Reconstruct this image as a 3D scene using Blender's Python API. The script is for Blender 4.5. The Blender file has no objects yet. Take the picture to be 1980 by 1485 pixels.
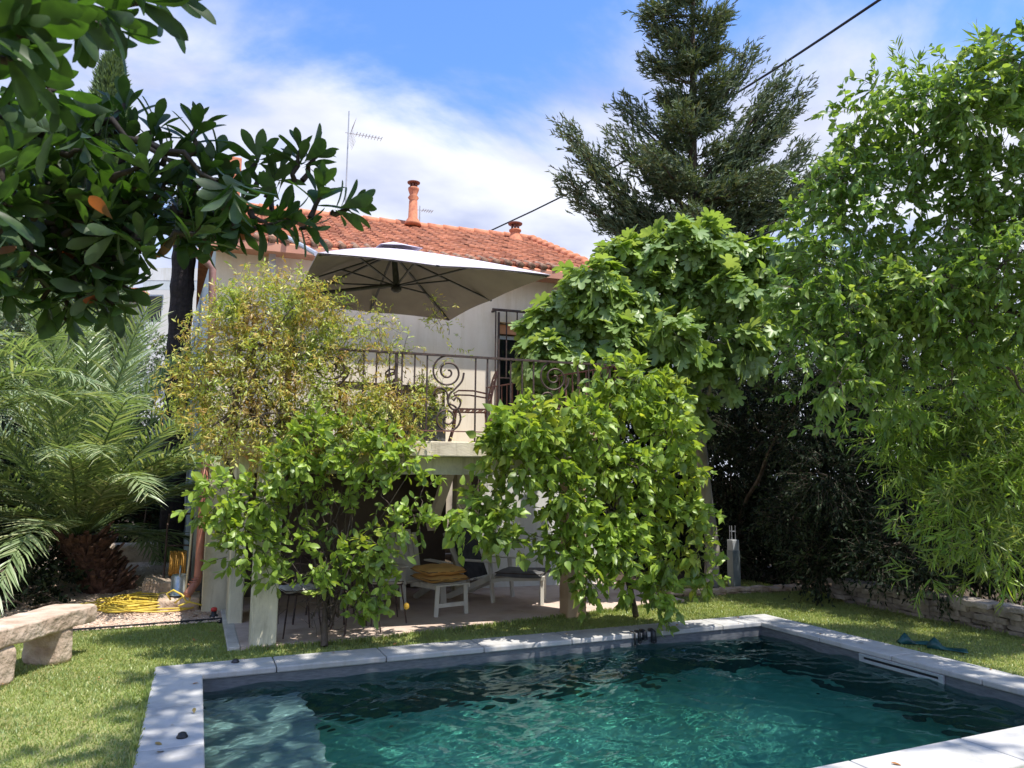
import bpy, math, random
import numpy as np
from mathutils import Vector, Matrix
random.seed(7); rng = np.random.default_rng(7)
sc = bpy.context.scene
R = math.radians
# ------------------------------------------------------------ camera
F = 1390.0; CX, CY = 990.0, 742.5; EYE = 1.7
pitch, roll, yaw = R(7.5), R(0.4), R(23.4)
fw = np.array([math.sin(yaw)*math.cos(pitch), math.cos(yaw)*math.cos(pitch), math.sin(pitch)])
rt = np.array([math.cos(yaw), -math.sin(yaw), 0.0]); up = np.cross(rt, fw)
r2 = rt*math.cos(roll)+up*math.sin(roll); u2 = up*math.cos(roll)-rt*math.sin(roll)
cam = bpy.data.cameras.new('camera'); camo = bpy.data.objects.new('camera', cam); sc.collection.objects.link(camo)
cam.sensor_width = 36; cam.lens = 36*F/1980; cam.clip_end = 3000; cam.clip_start = 0.05
m = Matrix(((r2[0], u2[0], -fw[0], 0), (r2[1], u2[1], -fw[1], 0), (r2[2], u2[2], -fw[2], EYE), (0, 0, 0, 1)))
cam.dof.use_dof = True; cam.dof.focus_distance = 10; cam.dof.aperture_fstop = 9; camo.matrix_world = m; sc.camera = camo
# ------------------------------------------------------------ world, sun
SUN_EL, SUN_AZ = R(68.5), R(28)          # azimuth from -Y towards +X
sv = np.array([math.cos(SUN_EL)*math.sin(SUN_AZ), -math.cos(SUN_EL)*math.cos(SUN_AZ), math.sin(SUN_EL)])
w = bpy.data.worlds.new('World'); sc.world = w; w.use_nodes = True
nt = w.node_tree; nt.nodes.clear()
def N(nt, t, **k):
    n = nt.nodes.new(t)
    for a, b in k.items():
        if a.startswith('i_'):
            n.inputs[a[2:].replace('_', ' ')].default_value = b
        else: setattr(n, a, b)
    return n
def L(nt, a, b): nt.links.new(a, b)
sky = N(nt, 'ShaderNodeTexSky', sky_type='NISHITA', sun_disc=False, sun_elevation=SUN_EL, sun_rotation=math.atan2(sv[0], sv[1]))
sky.ozone_density = 2.0; sky.air_density = 1.0; sky.dust_density = 0.6
tc = N(nt, 'ShaderNodeTexCoord')
sep = N(nt, 'ShaderNodeSeparateXYZ'); L(nt, tc.outputs['Generated'], sep.inputs[0])
addz = N(nt, 'ShaderNodeMath', operation='ADD'); L(nt, sep.outputs['Z'], addz.inputs[0]); addz.inputs[1].default_value = 0.18
dx = N(nt, 'ShaderNodeMath', operation='DIVIDE'); L(nt, sep.outputs['X'], dx.inputs[0]); L(nt, addz.outputs[0], dx.inputs[1])
dy = N(nt, 'ShaderNodeMath', operation='DIVIDE'); L(nt, sep.outputs['Y'], dy.inputs[0]); L(nt, addz.outputs[0], dy.inputs[1])
cmb = N(nt, 'ShaderNodeCombineXYZ'); L(nt, dx.outputs[0], cmb.inputs[0]); L(nt, dy.outputs[0], cmb.inputs[1])
CLOUD_OFF = (37.976, 22.1, 0.0)
mp = N(nt, 'ShaderNodeMapping'); mp.inputs['Location'].default_value = CLOUD_OFF; mp.inputs['Rotation'].default_value = (0, 0, R(50)); mp.inputs['Scale'].default_value = (0.9, 1.2, 1)
L(nt, cmb.outputs[0], mp.inputs[0])
n1 = N(nt, 'ShaderNodeTexNoise'); n1.inputs['Scale'].default_value = 1.15; n1.inputs['Detail'].default_value = 9; n1.inputs['Roughness'].default_value = 0.56; n1.inputs['Distortion'].default_value = 0.35
L(nt, mp.outputs[0], n1.inputs['Vector'])
# more cloud towards the horizon
hz = N(nt, 'ShaderNodeMapRange'); L(nt, sep.outputs['Z'], hz.inputs['Value']); hz.inputs['From Min'].default_value = 0.1; hz.inputs['From Max'].default_value = 0.62; hz.inputs['To Min'].default_value = 0.27; hz.inputs['To Max'].default_value = -0.02
ad = N(nt, 'ShaderNodeMath', operation='ADD'); L(nt, n1.outputs['Fac'], ad.inputs[0]); L(nt, hz.outputs[0], ad.inputs[1])
cr = N(nt, 'ShaderNodeMapRange', interpolation_type='SMOOTHSTEP'); L(nt, ad.outputs[0], cr.inputs['Value']); cr.inputs['From Min'].default_value = 0.44; cr.inputs['From Max'].default_value = 0.64; cr.inputs['To Max'].default_value = 0.95
n2 = N(nt, 'ShaderNodeTexNoise'); n2.inputs['Scale'].default_value = 2.2; n2.inputs['Detail'].default_value = 5
L(nt, mp.outputs[0], n2.inputs['Vector'])
cc = N(nt, 'ShaderNodeMix', data_type='RGBA'); cc.inputs['A'].default_value = (2.9, 3.2, 4.4, 1); cc.inputs['B'].default_value = (5.3, 5.4, 5.8, 1)
cf = N(nt, 'ShaderNodeMapRange'); L(nt, n2.outputs['Fac'], cf.inputs['Value']); cf.inputs['From Min'].default_value = 0.35; cf.inputs['From Max'].default_value = 0.6
L(nt, cf.outputs[0], cc.inputs['Factor'])
mx = N(nt, 'ShaderNodeMix', data_type='RGBA'); L(nt, cr.outputs[0], mx.inputs['Factor']); tn = N(nt, 'ShaderNodeMix', data_type='RGBA', blend_type='MULTIPLY'); tn.inputs['Factor'].default_value = 1; tn.inputs['B'].default_value = (.85, 1.15, 1.55, 1); L(nt, sky.outputs[0], tn.inputs['A']); L(nt, tn.outputs['Result'], mx.inputs['A']); L(nt, cc.outputs['Result'], mx.inputs['B'])
bg = N(nt, 'ShaderNodeBackground'); bg.inputs['Strength'].default_value = 0.15; L(nt, mx.outputs['Result'], bg.inputs['Color'])
wo = N(nt, 'ShaderNodeOutputWorld'); L(nt, bg.outputs[0], wo.inputs[0])
sun = bpy.data.lights.new('sun', 'SUN'); sun.cycles.is_caustics_light = True; sun.energy = 5.0; sun.angle = R(0.5); sun.color = (1.0, 0.95, 0.86)
suno = bpy.data.objects.new('sun', sun); sc.collection.objects.link(suno)
suno.rotation_euler = Vector(sv).to_track_quat('Z', 'Y').to_euler()
sc.view_settings.view_transform = 'Standard'; sc.view_settings.look = 'None'; sc.view_settings.exposure = 0.45; sc.view_settings.gamma = 1
sc.cycles.max_bounces = 8; sc.cycles.transparent_max_bounces = 12; sc.cycles.diffuse_bounces = 3; sc.cycles.glossy_bounces = 3; sc.cycles.transmission_bounces = 4
sc.cycles.caustics_reflective = False; sc.cycles.caustics_refractive = True; sc.cycles.blur_glossy = 1.0; sc.cycles.sample_clamp_indirect = 6
# ------------------------------------------------------------ measuring helpers (pixel of the photograph -> point of the place)
def ray(x, y): return fw + r2*(x-CX)/F - u2*(y-CY)/F
def PD(x, y, d): return ray(x, y)*d + np.array([0, 0, EYE])
def PY(x, y, Y): r = ray(x, y); return r*Y/r[1] + np.array([0, 0, EYE])
def PZ(x, y, z=0.0): r = ray(x, y); return r*(z-EYE)/r[2] + np.array([0, 0, EYE])
# ------------------------------------------------------------ mesh helpers
col = sc.collection
def tag(o, label=None, cat=None, group=None, kind=None):
    if label: o['label'] = label
    if cat: o['category'] = cat
    if group: o['group'] = group
    if kind: o['kind'] = kind
    return o
def empty(name, loc, label, cat, group=None):
    o = bpy.data.objects.new(name, None); col.objects.link(o); o.location = loc; o.empty_display_size = 0.2
    return tag(o, label, cat, group)
def link(name, me, mat, parent=None, smooth=False):
    o = bpy.data.objects.new(name, me); col.objects.link(o)
    for mm in (mat if isinstance(mat, (list, tuple)) else [mat]): me.materials.append(mm)
    if parent:
        o.parent = parent
        M0 = Vector((0, 0, 0)); p = parent
        while p: M0 += p.location; p = p.parent
        o.location = -M0
    return o
class B:
    """collects polygons in world space"""
    def __init__(s): s.v = []; s.f = []; s.sm = False
    def add(s, vs, fs):
        k = len(s.v); s.v += [tuple(map(float, p)) for p in vs]; s.f += [tuple(i+k for i in f) for f in fs]; return s
    def box(s, a, b, fn=None):
        x0, y0, z0 = a; x1, y1, z1 = b
        vs = [(x, y, z) for x in (x0, x1) for y in (y0, y1) for z in (z0, z1)]
        if fn: vs = [fn(p) for p in vs]
        return s.add(vs, [(0, 1, 3, 2), (4, 6, 7, 5), (0, 4, 5, 1), (2, 3, 7, 6), (0, 2, 6, 4), (1, 5, 7, 3)])
    def obox(s, c, sz, ax, ay, az=(0, 0, 1)):
        c = np.array(c, float); ax, ay, az = (np.array(q, float)/np.linalg.norm(q) for q in (ax, ay, az))
        vs = [c+ax*sz[0]/2*i+ay*sz[1]/2*j+az*sz[2]/2*k for i in (-1, 1) for j in (-1, 1) for k in (-1, 1)]
        return s.add(vs, [(0, 1, 3, 2), (4, 6, 7, 5), (0, 4, 5, 1), (2, 3, 7, 6), (0, 2, 6, 4), (1, 5, 7, 3)])
    def bar(s, p, q, wx, wy=None, upv=(0, 0, 1)):
        p, q = np.array(p, float), np.array(q, float); d = q-p; l = np.linalg.norm(d); d /= l
        u = np.array(upv, float)
        if abs(d@u) > 0.95: u = np.array([0, 1, 0.]) if abs(d[1]) < .9 else np.array([1, 0, 0.])
        a = np.cross(d, u); a /= np.linalg.norm(a); b = np.cross(a, d)
        return s.obox((p+q)/2, (l, wx, wy or wx), d, a, b)
    def tube(s, pts, r, n=6, cap=True):
        pts = [np.array(p, float) for p in pts]; k = len(pts)
        rs = [r]*k if np.isscalar(r) else list(r)
        base = len(s.v); prev = None; vs = []
        for i, p in enumerate(pts):
            d = pts[min(i+1, k-1)]-pts[max(i-1, 0)]; d = d/(np.linalg.norm(d)+1e-9)
            if prev is None:
                u = np.array([0, 0, 1.]) if abs(d[2]) < .9 else np.array([1., 0, 0]); a = np.cross(d, u)
            else: a = prev-d*(prev@d)
            a /= np.linalg.norm(a)+1e-9; prev = a; b = np.cross(d, a)
            for j in range(n):
                t = 2*math.pi*j/n; vs.append(p+rs[i]*(a*math.cos(t)+b*math.sin(t)))
        fs = [(i*n+j, i*n+(j+1) % n, (i+1)*n+(j+1) % n, (i+1)*n+j) for i in range(k-1) for j in range(n)]
        if cap: fs += [tuple(range(n-1, -1, -1)), tuple((k-1)*n+j for j in range(n))]
        return s.add(vs, fs)
    def lathe(s, c, prof, n=20):
        c = np.array(c, float); vs = []; k = len(prof)
        for (r, z) in prof:
            for j in range(n):
                t = 2*math.pi*j/n; vs.append(c+np.array([r*math.cos(t), r*math.sin(t), z]))
        fs = [(i*n+j, i*n+(j+1) % n, (i+1)*n+(j+1) % n, (i+1)*n+j) for i in range(k-1) for j in range(n)]
        fs += [tuple(range(n-1, -1, -1)), tuple((k-1)*n+j for j in range(n))]
        return s.add(vs, fs)
    def build(s, name, mat, parent=None, smooth=False, bevel=0):
        me = bpy.data.meshes.new(name); me.from_pydata(s.v, [], s.f); me.update()
        if smooth: me.polygons.foreach_set('use_smooth', [True]*len(me.polygons))
        o = link(name, me, mat, parent)
        if bevel:
            b = o.modifiers.new('bevel', 'BEVEL'); b.width = bevel; b.segments = 2; b.limit_method = 'ANGLE'; b.angle_limit = R(40)
        return o
def tri_mesh(name, V, T, mat, parent=None, smooth=True):
    me = bpy.data.meshes.new(name); V = np.asarray(V, np.float32); T = np.asarray(T, np.int32)
    me.vertices.add(len(V)); me.vertices.foreach_set('co', V.ravel())
    me.loops.add(T.size); me.loops.foreach_set('vertex_index', T.ravel())
    me.polygons.add(len(T)); me.polygons.foreach_set('loop_start', np.arange(0, T.size, 3, dtype=np.int32))
    if smooth: me.polygons.foreach_set('use_smooth', np.ones(len(T), bool))
    me.update(calc_edges=True)
    return link(name, me, mat, parent)
# leaf templates: x across, y along, z normal
def tmpl(ts, ws, fold=0.25, curl=0.15, wave=0.0):
    V = [(0, 0, 0)]; T = []
    for i, (t, wd) in enumerate(zip(ts, ws)):
        z = -curl*t*t
        V += [(-wd/2, t, z+fold*wd/2+wave*math.sin(7*t)), (0, t, z), (wd/2, t, z+fold*wd/2-wave*math.sin(7*t))]
    V.append((0, 1, -curl)); n = len(ts)
    T += [(0, 2, 1), (0, 3, 2)]
    for i in range(n-1):
        a = 1+3*i; b = a+3
        T += [(a, a+1, b+1), (a, b+1, b), (a+1, a+2, b+2), (a+1, b+2, b+1)]
    a = 1+3*(n-1); e = len(V)-1
    T += [(a, a+1, e), (a+1, a+2, e)]
    return np.array(V, float), np.array(T)
OVAL = tmpl((.15, .4, .7, .9), (.26, .46, .44, .22), wave=.02)
OVATE = tmpl((.12, .35, .7), (.46, .62, .32), curl=.25, wave=.03)
OVATE2 = tmpl((.1, .3, .6, .85), (.30, .50, .36, .14), .3, .28, .03)
OBOV = tmpl((.12, .28, .45, .6, .74, .86, .95), (.07, .17, .27, .33, .33, .25, .13), .22, .14, .015)
SMALL = tmpl((.45,), (.42,), .25, .1)
LANCE = tmpl((.25, .6), (.12, .11), .15, .22)
JAS = tmpl((.3, .65), (.26, .24), .2, .2)
BLADE = (np.array([(-.026, 0, 0), (.026, 0, 0), (.024, .55, -.06), (-.024, .55, -.06), (0, 1, -.25)], float), np.array([(0, 1, 2), (0, 2, 3), (3, 2, 4)]))
NEEDLE = (np.array([(-.12, 0, 0), (.12, 0, 0), (.1, .5, .05), (0, 1, 0), (-.1, .5, .05)], float), np.array([(0, 1, 2), (0, 2, 4), (4, 2, 3)]))
def fig_t():
    out = [(0, .0), (.18, .02), (.34, .14), (.5, .3), (.4, .42), (.22, .46), (.42, .62), (.44, .74), (.3, .78), (.14, .66), (.16, .86), (.08, .98), (0, 1)]
    pts = out + [(-x, y) for x, y in out[-2:0:-1]]
    V = [(0, .35, -.03)] + [(x, y, .18*abs(x) - .25*y*y) for x, y in pts]
    k = len(pts); T = [(0, 1+i, 1+(i+1) % k) for i in range(k)]
    return np.array(V, float), np.array(T)
FIG = fig_t()
def nrm(a): return a/(np.linalg.norm(a, axis=-1, keepdims=True)+1e-9)
class Leaves:
    def __init__(s, t): s.t = t; s.P = []; s.D = []; s.U = []; s.S = []
    def add(s, P, D, U, S): s.P.append(np.atleast_2d(P)); s.D.append(np.atleast_2d(D)); s.U.append(np.atleast_2d(U)); s.S.append(np.atleast_1d(S))
    def arrays(s):
        P = np.concatenate(s.P); D = nrm(np.concatenate(s.D)); U = np.concatenate(s.U); S = np.concatenate(s.S)
        X = nrm(np.cross(D, U)); Nn = np.cross(X, D)
        V, T = s.t; n = len(P); k = len(V)
        W = P[:, None]+S[:, None, None]*(V[None, :, 0:1]*X[:, None]+V[None, :, 1:2]*D[:, None]+V[None, :, 2:3]*Nn[:, None])
        TT = T[None]+(np.arange(n)*k)[:, None, None]
        return W.reshape(-1, 3), TT.reshape(-1, 3)
    def build(s, name, mat, parent): V, T = s.arrays(); return tri_mesh(name, V, T, mat, parent)
def rdir(n): v = rng.normal(size=(n, 3)); return nrm(v)
class Twigs:
    """thin three-sided twigs, all in one mesh"""
    def __init__(s): s.V = []; s.T = []; s.k = 0
    def add(s, pts, r0, r1, n=4):
        b = B(); k = len(pts); b.tube(pts, np.linspace(r0, r1, k), n, False)
        s.V.append(np.array(b.v)); q = np.array(b.f); t = np.concatenate([q[:, [0, 1, 2]], q[:, [0, 2, 3]]])+s.k
        s.T.append(t); s.k += len(b.v)
    def build(s, name, mat, parent): return tri_mesh(name, np.concatenate(s.V), np.concatenate(s.T), mat, parent)
def curve(p, q, sag=0.0, n=5, jit=0.0):
    p, q = np.array(p, float), np.array(q, float); out = []
    for i in range(n):
        t = i/(n-1); c = p+(q-p)*t; c[2] += sag*4*t*(1-t)
        if 0 < i < n-1: c = c+rng.normal(size=3)*jit
        out.append(c)
    return out
def spray(lv, tw, p, d, ln, n, size, droop=.3, spread=.8, wood=.004, upb=.5, sj=.42, grow=0.):
    """one twig with n leaves along it"""
    d = d/np.linalg.norm(d); q = p+d*ln+np.array([0, 0, -droop*ln*.5])
    pts = [p, p+d*ln*.5, q]
    if tw is not None: tw.add(pts, wood, wood*.4, 3)
    t = np.linspace(.12, 1, n)[:, None]+rng.normal(size=(n, 1))*.03
    P = (1-t)**2*p+2*t*(1-t)*(p+d*ln*.5)+t*t*q
    rd = rdir(n); D = nrm(d)*.7+rd*spread+np.array([0, 0, -droop]); 
    U = np.array([0, 0, 1.])*upb+rdir(n)*.6
    lv.add(P, D, U, size*(1+rng.uniform(-sj, sj, n)))
# ------------------------------------------------------------ materials
def mat_new(name):
    mm = bpy.data.materials.new(name); mm.use_nodes = True; t = mm.node_tree; t.nodes.clear()
    o = N(t, 'ShaderNodeOutputMaterial'); return mm, t, o
def ramp(t, fac, stops):
    r = N(t, 'ShaderNodeValToRGB'); e = r.color_ramp.elements
    while len(e) < len(stops): e.new(0.5)
    for el, (p, c) in zip(e, stops): el.position = p; el.color = (*c, 1)
    L(t, fac, r.inputs[0]); return r.outputs[0]
def surf(name, c1, c2=None, scale=8, rough=.7, bump=.2, bscale=40, metal=0, spec=.4, c3=None, stretch=(1, 1, 1), bdist=.01, detail=6, stain=0, objvar=0):
    mm, t, o = mat_new(name); p = N(t, 'ShaderNodeBsdfPrincipled'); L(t, p.outputs[0], o.inputs[0])
    p.inputs['Roughness'].default_value = rough; p.inputs['Metallic'].default_value = metal; p.inputs['Specular IOR Level'].default_value = spec
    c = N(t, 'ShaderNodeTexCoord'); mpp = N(t, 'ShaderNodeMapping'); mpp.inputs['Scale'].default_value = stretch; L(t, c.outputs['Object'], mpp.inputs[0])
    n = N(t, 'ShaderNodeTexNoise'); n.inputs['Scale'].default_value = scale; n.inputs['Detail'].default_value = detail; L(t, mpp.outputs[0], n.inputs[0])
    st = [(.35, c1), (.65, c2 or c1)]
    if c3: st = [(.3, c1), (.5, c2), (.7, c3)]
    colr = ramp(t, n.outputs['Fac'], st)
    def mul(a_, b_):
        q_ = N(t, 'ShaderNodeMix', data_type='RGBA', blend_type='MULTIPLY'); q_.inputs['Factor'].default_value = 1; L(t, a_, q_.inputs['A']); L(t, b_, q_.inputs['B']); return q_.outputs['Result']
    if stain:   # rain streaks and old patches
        m2 = N(t, 'ShaderNodeMapping'); m2.inputs['Scale'].default_value = (1, 1, .1); L(t, c.outputs['Object'], m2.inputs[0]); n3 = N(t, 'ShaderNodeTexNoise'); n3.inputs['Scale'].default_value = 7; n3.inputs['Detail'].default_value = 8; n3.inputs['Roughness'].default_value = .7; L(t, m2.outputs[0], n3.inputs[0])
        k_ = 1-stain; colr = mul(colr, ramp(t, n3.outputs['Fac'], [(.34, (k_, k_*.98, k_*.93)), (.5, (1, 1, 1))]))
        n4 = N(t, 'ShaderNodeTexNoise'); n4.inputs['Scale'].default_value = .9; n4.inputs['Detail'].default_value = 9; n4.inputs['Roughness'].default_value = .75; L(t, c.outputs['Object'], n4.inputs[0]); k_ = 1-stain*.6; colr = mul(colr, ramp(t, n4.outputs['Fac'], [(.4, (k_, k_, k_*.97)), (.52, (1, 1, 1))]))
    if objvar:
        oi = N(t, 'ShaderNodeObjectInfo'); colr = mul(colr, ramp(t, oi.outputs['Random'], [(0, (1-objvar,)*3), (1, (1, 1, 1))]))
    L(t, colr, p.inputs['Base Color'])
    if bump:
        n2 = N(t, 'ShaderNodeTexNoise'); n2.inputs['Scale'].default_value = bscale; n2.inputs['Detail'].default_value = 8; L(t, mpp.outputs[0], n2.inputs[0])
        b = N(t, 'ShaderNodeBump'); b.inputs['Strength'].default_value = bump; b.inputs['Distance'].default_value = bdist; L(t, n2.outputs['Fac'], b.inputs['Height']); L(t, b.outputs[0], p.inputs['Normal'])
    return mm
def leafmat(name, cols, rough=.4, trans=.35, tcol=None, spec=.45, patch=0):
    mm, t, o = mat_new(name)
    g = N(t, 'ShaderNodeNewGeometry'); k = len(cols)
    fac = g.outputs['Random Per Island']
    if patch:   # whole sprigs that have yellowed or dried
        tcx = N(t, 'ShaderNodeTexCoord'); nx_ = N(t, 'ShaderNodeTexNoise'); nx_.inputs['Scale'].default_value = patch; nx_.inputs['Detail'].default_value = 2; L(t, tcx.outputs['Object'], nx_.inputs[0])
        mr = N(t, 'ShaderNodeMapRange'); L(t, nx_.outputs['Fac'], mr.inputs['Value']); mr.inputs['From Min'].default_value = .3; mr.inputs['From Max'].default_value = .7
        mf = N(t, 'ShaderNodeMix', data_type='FLOAT'); mf.inputs['Factor'].default_value = .6; L(t, fac, mf.inputs['A']); L(t, mr.outputs[0], mf.inputs['B']); fac = mf.outputs['Result']
    c = ramp(t, fac, [((i+.5)/k, q) for i, q in enumerate(cols)])
    p = N(t, 'ShaderNodeBsdfPrincipled'); p.inputs['Roughness'].default_value = rough; p.inputs['Specular IOR Level'].default_value = spec
    h = N(t, 'ShaderNodeMix', data_type='RGBA'); h.inputs['B'].default_value = (.16, .22, .13, 1)
    bf = N(t, 'ShaderNodeMath', operation='MULTIPLY'); L(t, g.outputs['Backfacing'], bf.inputs[0]); bf.inputs[1].default_value = .35
    L(t, bf.outputs[0], h.inputs['Factor']); L(t, c, h.inputs['A'])
    L(t, h.outputs['Result'], p.inputs['Base Color'])
    tr = N(t, 'ShaderNodeBsdfTranslucent')
    hs = N(t, 'ShaderNodeMix', data_type='RGBA', blend_type='MULTIPLY'); hs.inputs['Factor'].default_value = 1; L(t, c, hs.inputs['A']); hs.inputs['B'].default_value = (*(tcol or (2.1, 1.9, .8)), 1)
    L(t, hs.outputs['Result'], tr.inputs[0])
    x = N(t, 'ShaderNodeMixShader'); x.inputs[0].default_value = trans; L(t, p.outputs[0], x.inputs[1]); L(t, tr.outputs[0], x.inputs[2]); L(t, x.outputs[0], o.inputs[0])
    return mm
M = {}
M['lemon'] = leafmat('lemon_leaf', [(.16, .27, .04), (.24, .36, .055), (.30, .42, .07), (.13, .21, .04), (.40, .47, .08)], patch=1.6)
M['fig'] = leafmat('fig_leaf', [(.15, .25, .065), (.21, .32, .085), (.26, .36, .14), (.13, .22, .065), (.28, .42, .06)], rough=.42, spec=.55, patch=1.2)
M['laurel'] = leafmat('magnolia_leaf', [(.016, .040, .011), (.024, .054, .014), (.034, .074, .017), (.010, .027, .009)], rough=.45, trans=.34, spec=.35, tcol=(2.8, 3.0, .9), patch=22)
M['laurel_old'] = leafmat('old_leaf', [(.25, .07, .03), (.20, .10, .04)])
M['mulb'] = leafmat('mulberry_leaf', [(.10, .19, .045), (.14, .25, .055), (.18, .29, .07), (.25, .34, .09)], trans=.4, patch=1.2)
M['culm'] = surf('bamboo_cane', (.20, .24, .08), (.32, .32, .12), 3, .5, .1, 40, stretch=(1, 1, .3))
M['bamboo'] = leafmat('bamboo_leaf', [(.11, .21, .045), (.18, .31, .05), (.27, .39, .06), (.07, .14, .035), (.34, .40, .11)], trans=.35, patch=1.6)
M['jasm'] = leafmat('jasmine_leaf', [(.22, .33, .06), (.32, .42, .08), (.42, .48, .11), (.50, .46, .13), (.50, .35, .12), (.32, .18, .08)], trans=.3, patch=3.2)
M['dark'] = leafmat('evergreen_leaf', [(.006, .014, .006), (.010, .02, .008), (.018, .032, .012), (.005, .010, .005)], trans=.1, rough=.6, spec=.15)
M['olive'] = leafmat('olive_leaf', [(.10, .15, .07), (.13, .18, .09), (.07, .12, .05), (.18, .22, .13)], trans=.2)
M['conif'] = leafmat('conifer_spray', [(.07, .115, .06), (.10, .15, .075), (.14, .19, .09), (.05, .085, .045), (.15, .16, .09)], trans=.15, rough=.7)
M['cyp'] = leafmat('cypress_spray', [(.11, .18, .07), (.14, .22, .09), (.09, .15, .06)], trans=.15, rough=.7)
M['palm'] = leafmat('palm_leaflet', [(.18, .25, .11), (.25, .33, .16), (.32, .38, .22), (.13, .20, .07), (.40, .42, .24)], trans=.25, rough=.38, spec=.6, tcol=(1.8, 1.9, .8))
M['grass'] = leafmat('grass_blade', [(.22, .31, .085), (.29, .37, .10), (.37, .42, .14), (.16, .26, .065), (.46, .44, .20)], trans=.3, tcol=(1.6, 1.5, .8), patch=1.3)
M['bark'] = surf('bark', (.06, .045, .035), (.16, .13, .10), 12, .9, .8, 30, stretch=(1, 1, .25), bdist=.03)
M['darkbark'] = surf('dark_bark', (.025, .02, .016), (.06, .05, .04), 12, .9, .6, 30)
M['figbark'] = surf('pale_bark', (.20, .18, .15), (.36, .33, .28), 9, .9, .5, 30, stretch=(1, 1, .3), bdist=.02)
M['palmbark'] = surf('palm_bark', (.07, .035, .025), (.20, .11, .08), 14, .9, .7, 40, bdist=.03)
M['blackbark'] = surf('black_bark', (.02, .015, .015), (.04, .03, .028), 12, .9, .8, 20, bdist=.03)
M['wall'] = surf('render_wall', (.76, .67, .56), (.82, .74, .63), 2.4, .9, .25, 90, bdist=.006, c3=(.80, .71, .60), stretch=(1, 1, .35), detail=10, stain=.1)
M['white'] = surf('white_wall', (.74, .74, .72), (.82, .82, .80), 1.5, .85, .2, 60, bdist=.005, stain=.1)
M['blue'] = surf('shade_blue_wall', (.60, .66, .68), (.68, .73, .74), 1.0, .9, .15, 60, stain=.12)  # bluish cast of the shaded white side wall is put into this colour
M['cream'] = surf('cream_render', (.46, .43, .31), (.70, .66, .50), 3.0, .9, .45, 40, bdist=.008, c3=(.64, .60, .46), stretch=(1, 1, .4), detail=10, stain=.35)
M['slab'] = surf('slab_edge', (.46, .38, .28), (.74, .65, .50), 2.2, .85, .4, 25, c3=(.80, .71, .57), bdist=.008, stretch=(1, 1, 4), stain=.35)
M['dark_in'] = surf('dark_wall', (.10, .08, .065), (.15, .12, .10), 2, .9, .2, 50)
M['salmon'] = surf('salmon_fascia', (.50, .24, .17), (.58, .30, .21), 3, .8, .1, 50)
M['iron'] = surf('iron', (.05, .04, .04), (.11, .07, .06), 30, .6, .2, 120, metal=.5)
M['rusty'] = surf('rusty_iron', (.16, .07, .06), (.26, .13, .11), 30, .7, .2, 120, metal=.3)
M['alu'] = surf('grey_metal', (.45, .47, .50), (.52, .54, .56), 20, .45, .05, 90, metal=.4)
M['pipe'] = surf('terracotta_pipe', (.34, .13, .09), (.42, .18, .12), 10, .5, .05, 60)
M['brownpipe'] = surf('brown_pipe', (.20, .10, .09), (.27, .15, .13), 10, .5, .05, 60)
M['canopy'] = surf('canopy_cloth', (.58, .53, .62), (.64, .59, .68), 3, .9, .25, 12, bdist=.02)
M['frame_blk'] = surf('black_frame', (.025, .025, .028), (.04, .04, .045), 20, .5, .05, 90)
M['terra'] = surf('terracotta', (.50, .17, .09), (.62, .25, .14), 8, .85, .2, 60, c3=(.42, .15, .09))
M['flue'] = surf('brown_flue', (.20, .09, .08), (.28, .14, .12), 8, .6, .1, 60)
M['furn'] = surf('painted_wood', (.52, .50, .44), (.62, .60, .54), 6, .6, .15, 60, stretch=(1, 1, .3))
M['cush'] = surf('yellow_cushion', (.58, .33, .10), (.68, .41, .14), 4, .95, .3, 80, bdist=.004)
M['ochre'] = surf('ochre_render', (.42, .28, .17), (.56, .40, .26), 3, .9, .4, 40, c3=(.50, .35, .22))
M['hoseo'] = surf('orange_hose', (.34, .17, .03), (.44, .24, .05), 12, .5, .05, 60)
M['piping'] = surf('dark_piping', (.06, .04, .03), (.08, .05, .04), 10, .8, 0)
M['blackcloth'] = surf('black_cloth', (.02, .02, .022), (.04, .04, .042), 8, .95, .3, 60)
M['greycloth'] = surf('grey_cloth', (.10, .10, .105), (.14, .14, .14), 8, .95, .3, 60)
M['cushw'] = surf('pale_cushion', (.50, .50, .50), (.66, .65, .62), 5, .95, .3, 60)
M['stone'] = surf('old_stone', (.34, .24, .17), (.52, .40, .31), 5, .95, 1.0, 14, c3=(.60, .49, .40), bdist=.03)
M['coping'] = surf('coping_stone', (.38, .38, .39), (.51, .50, .49), 3.2, .8, .2, 70, c3=(.46, .455, .455), bdist=.004, detail=10, stain=.14, objvar=.13)
M['tile'] = surf('pool_tile', (.10, .11, .125), (.16, .17, .19), 12, .45, .2, 30, stretch=(1, 1, 6), bdist=.004)
M['basin'] = surf('basin_liner', (.03, .08, .085), (.055, .125, .125), 1.6, .8, .1, 20)
M['floorp'] = surf('basin_floor', (.07, .29, .22), (.17, .48, .37), 1.3, .9, .1, 20)
M['step'] = surf('basin_step', (.20, .23, .24), (.27, .30, .31), 2, .8, .1, 20)
M['lamp'] = surf('bollard_grey', (.26, .31, .33), (.32, .37, .39), 5, .4, .05, 50, metal=.3)
M['lampwhite'] = surf('bollard_lens', (.5, .52, .52), (.58, .6, .6), 5, .3, 0, 50)
M['patio'] = surf('patio_paving', (.42, .31, .25), (.56, .45, .38), 2.5, .9, .3, 40, c3=(.50, .38, .31))
M['kerb'] = surf('patio_kerb', (.46, .43, .38), (.58, .55, .50), 6, .9, .5, 40)
M['soil'] = surf('soil', (.05, .035, .025), (.10, .075, .05), 6, 1, .8, 30, bdist=.03)
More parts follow.
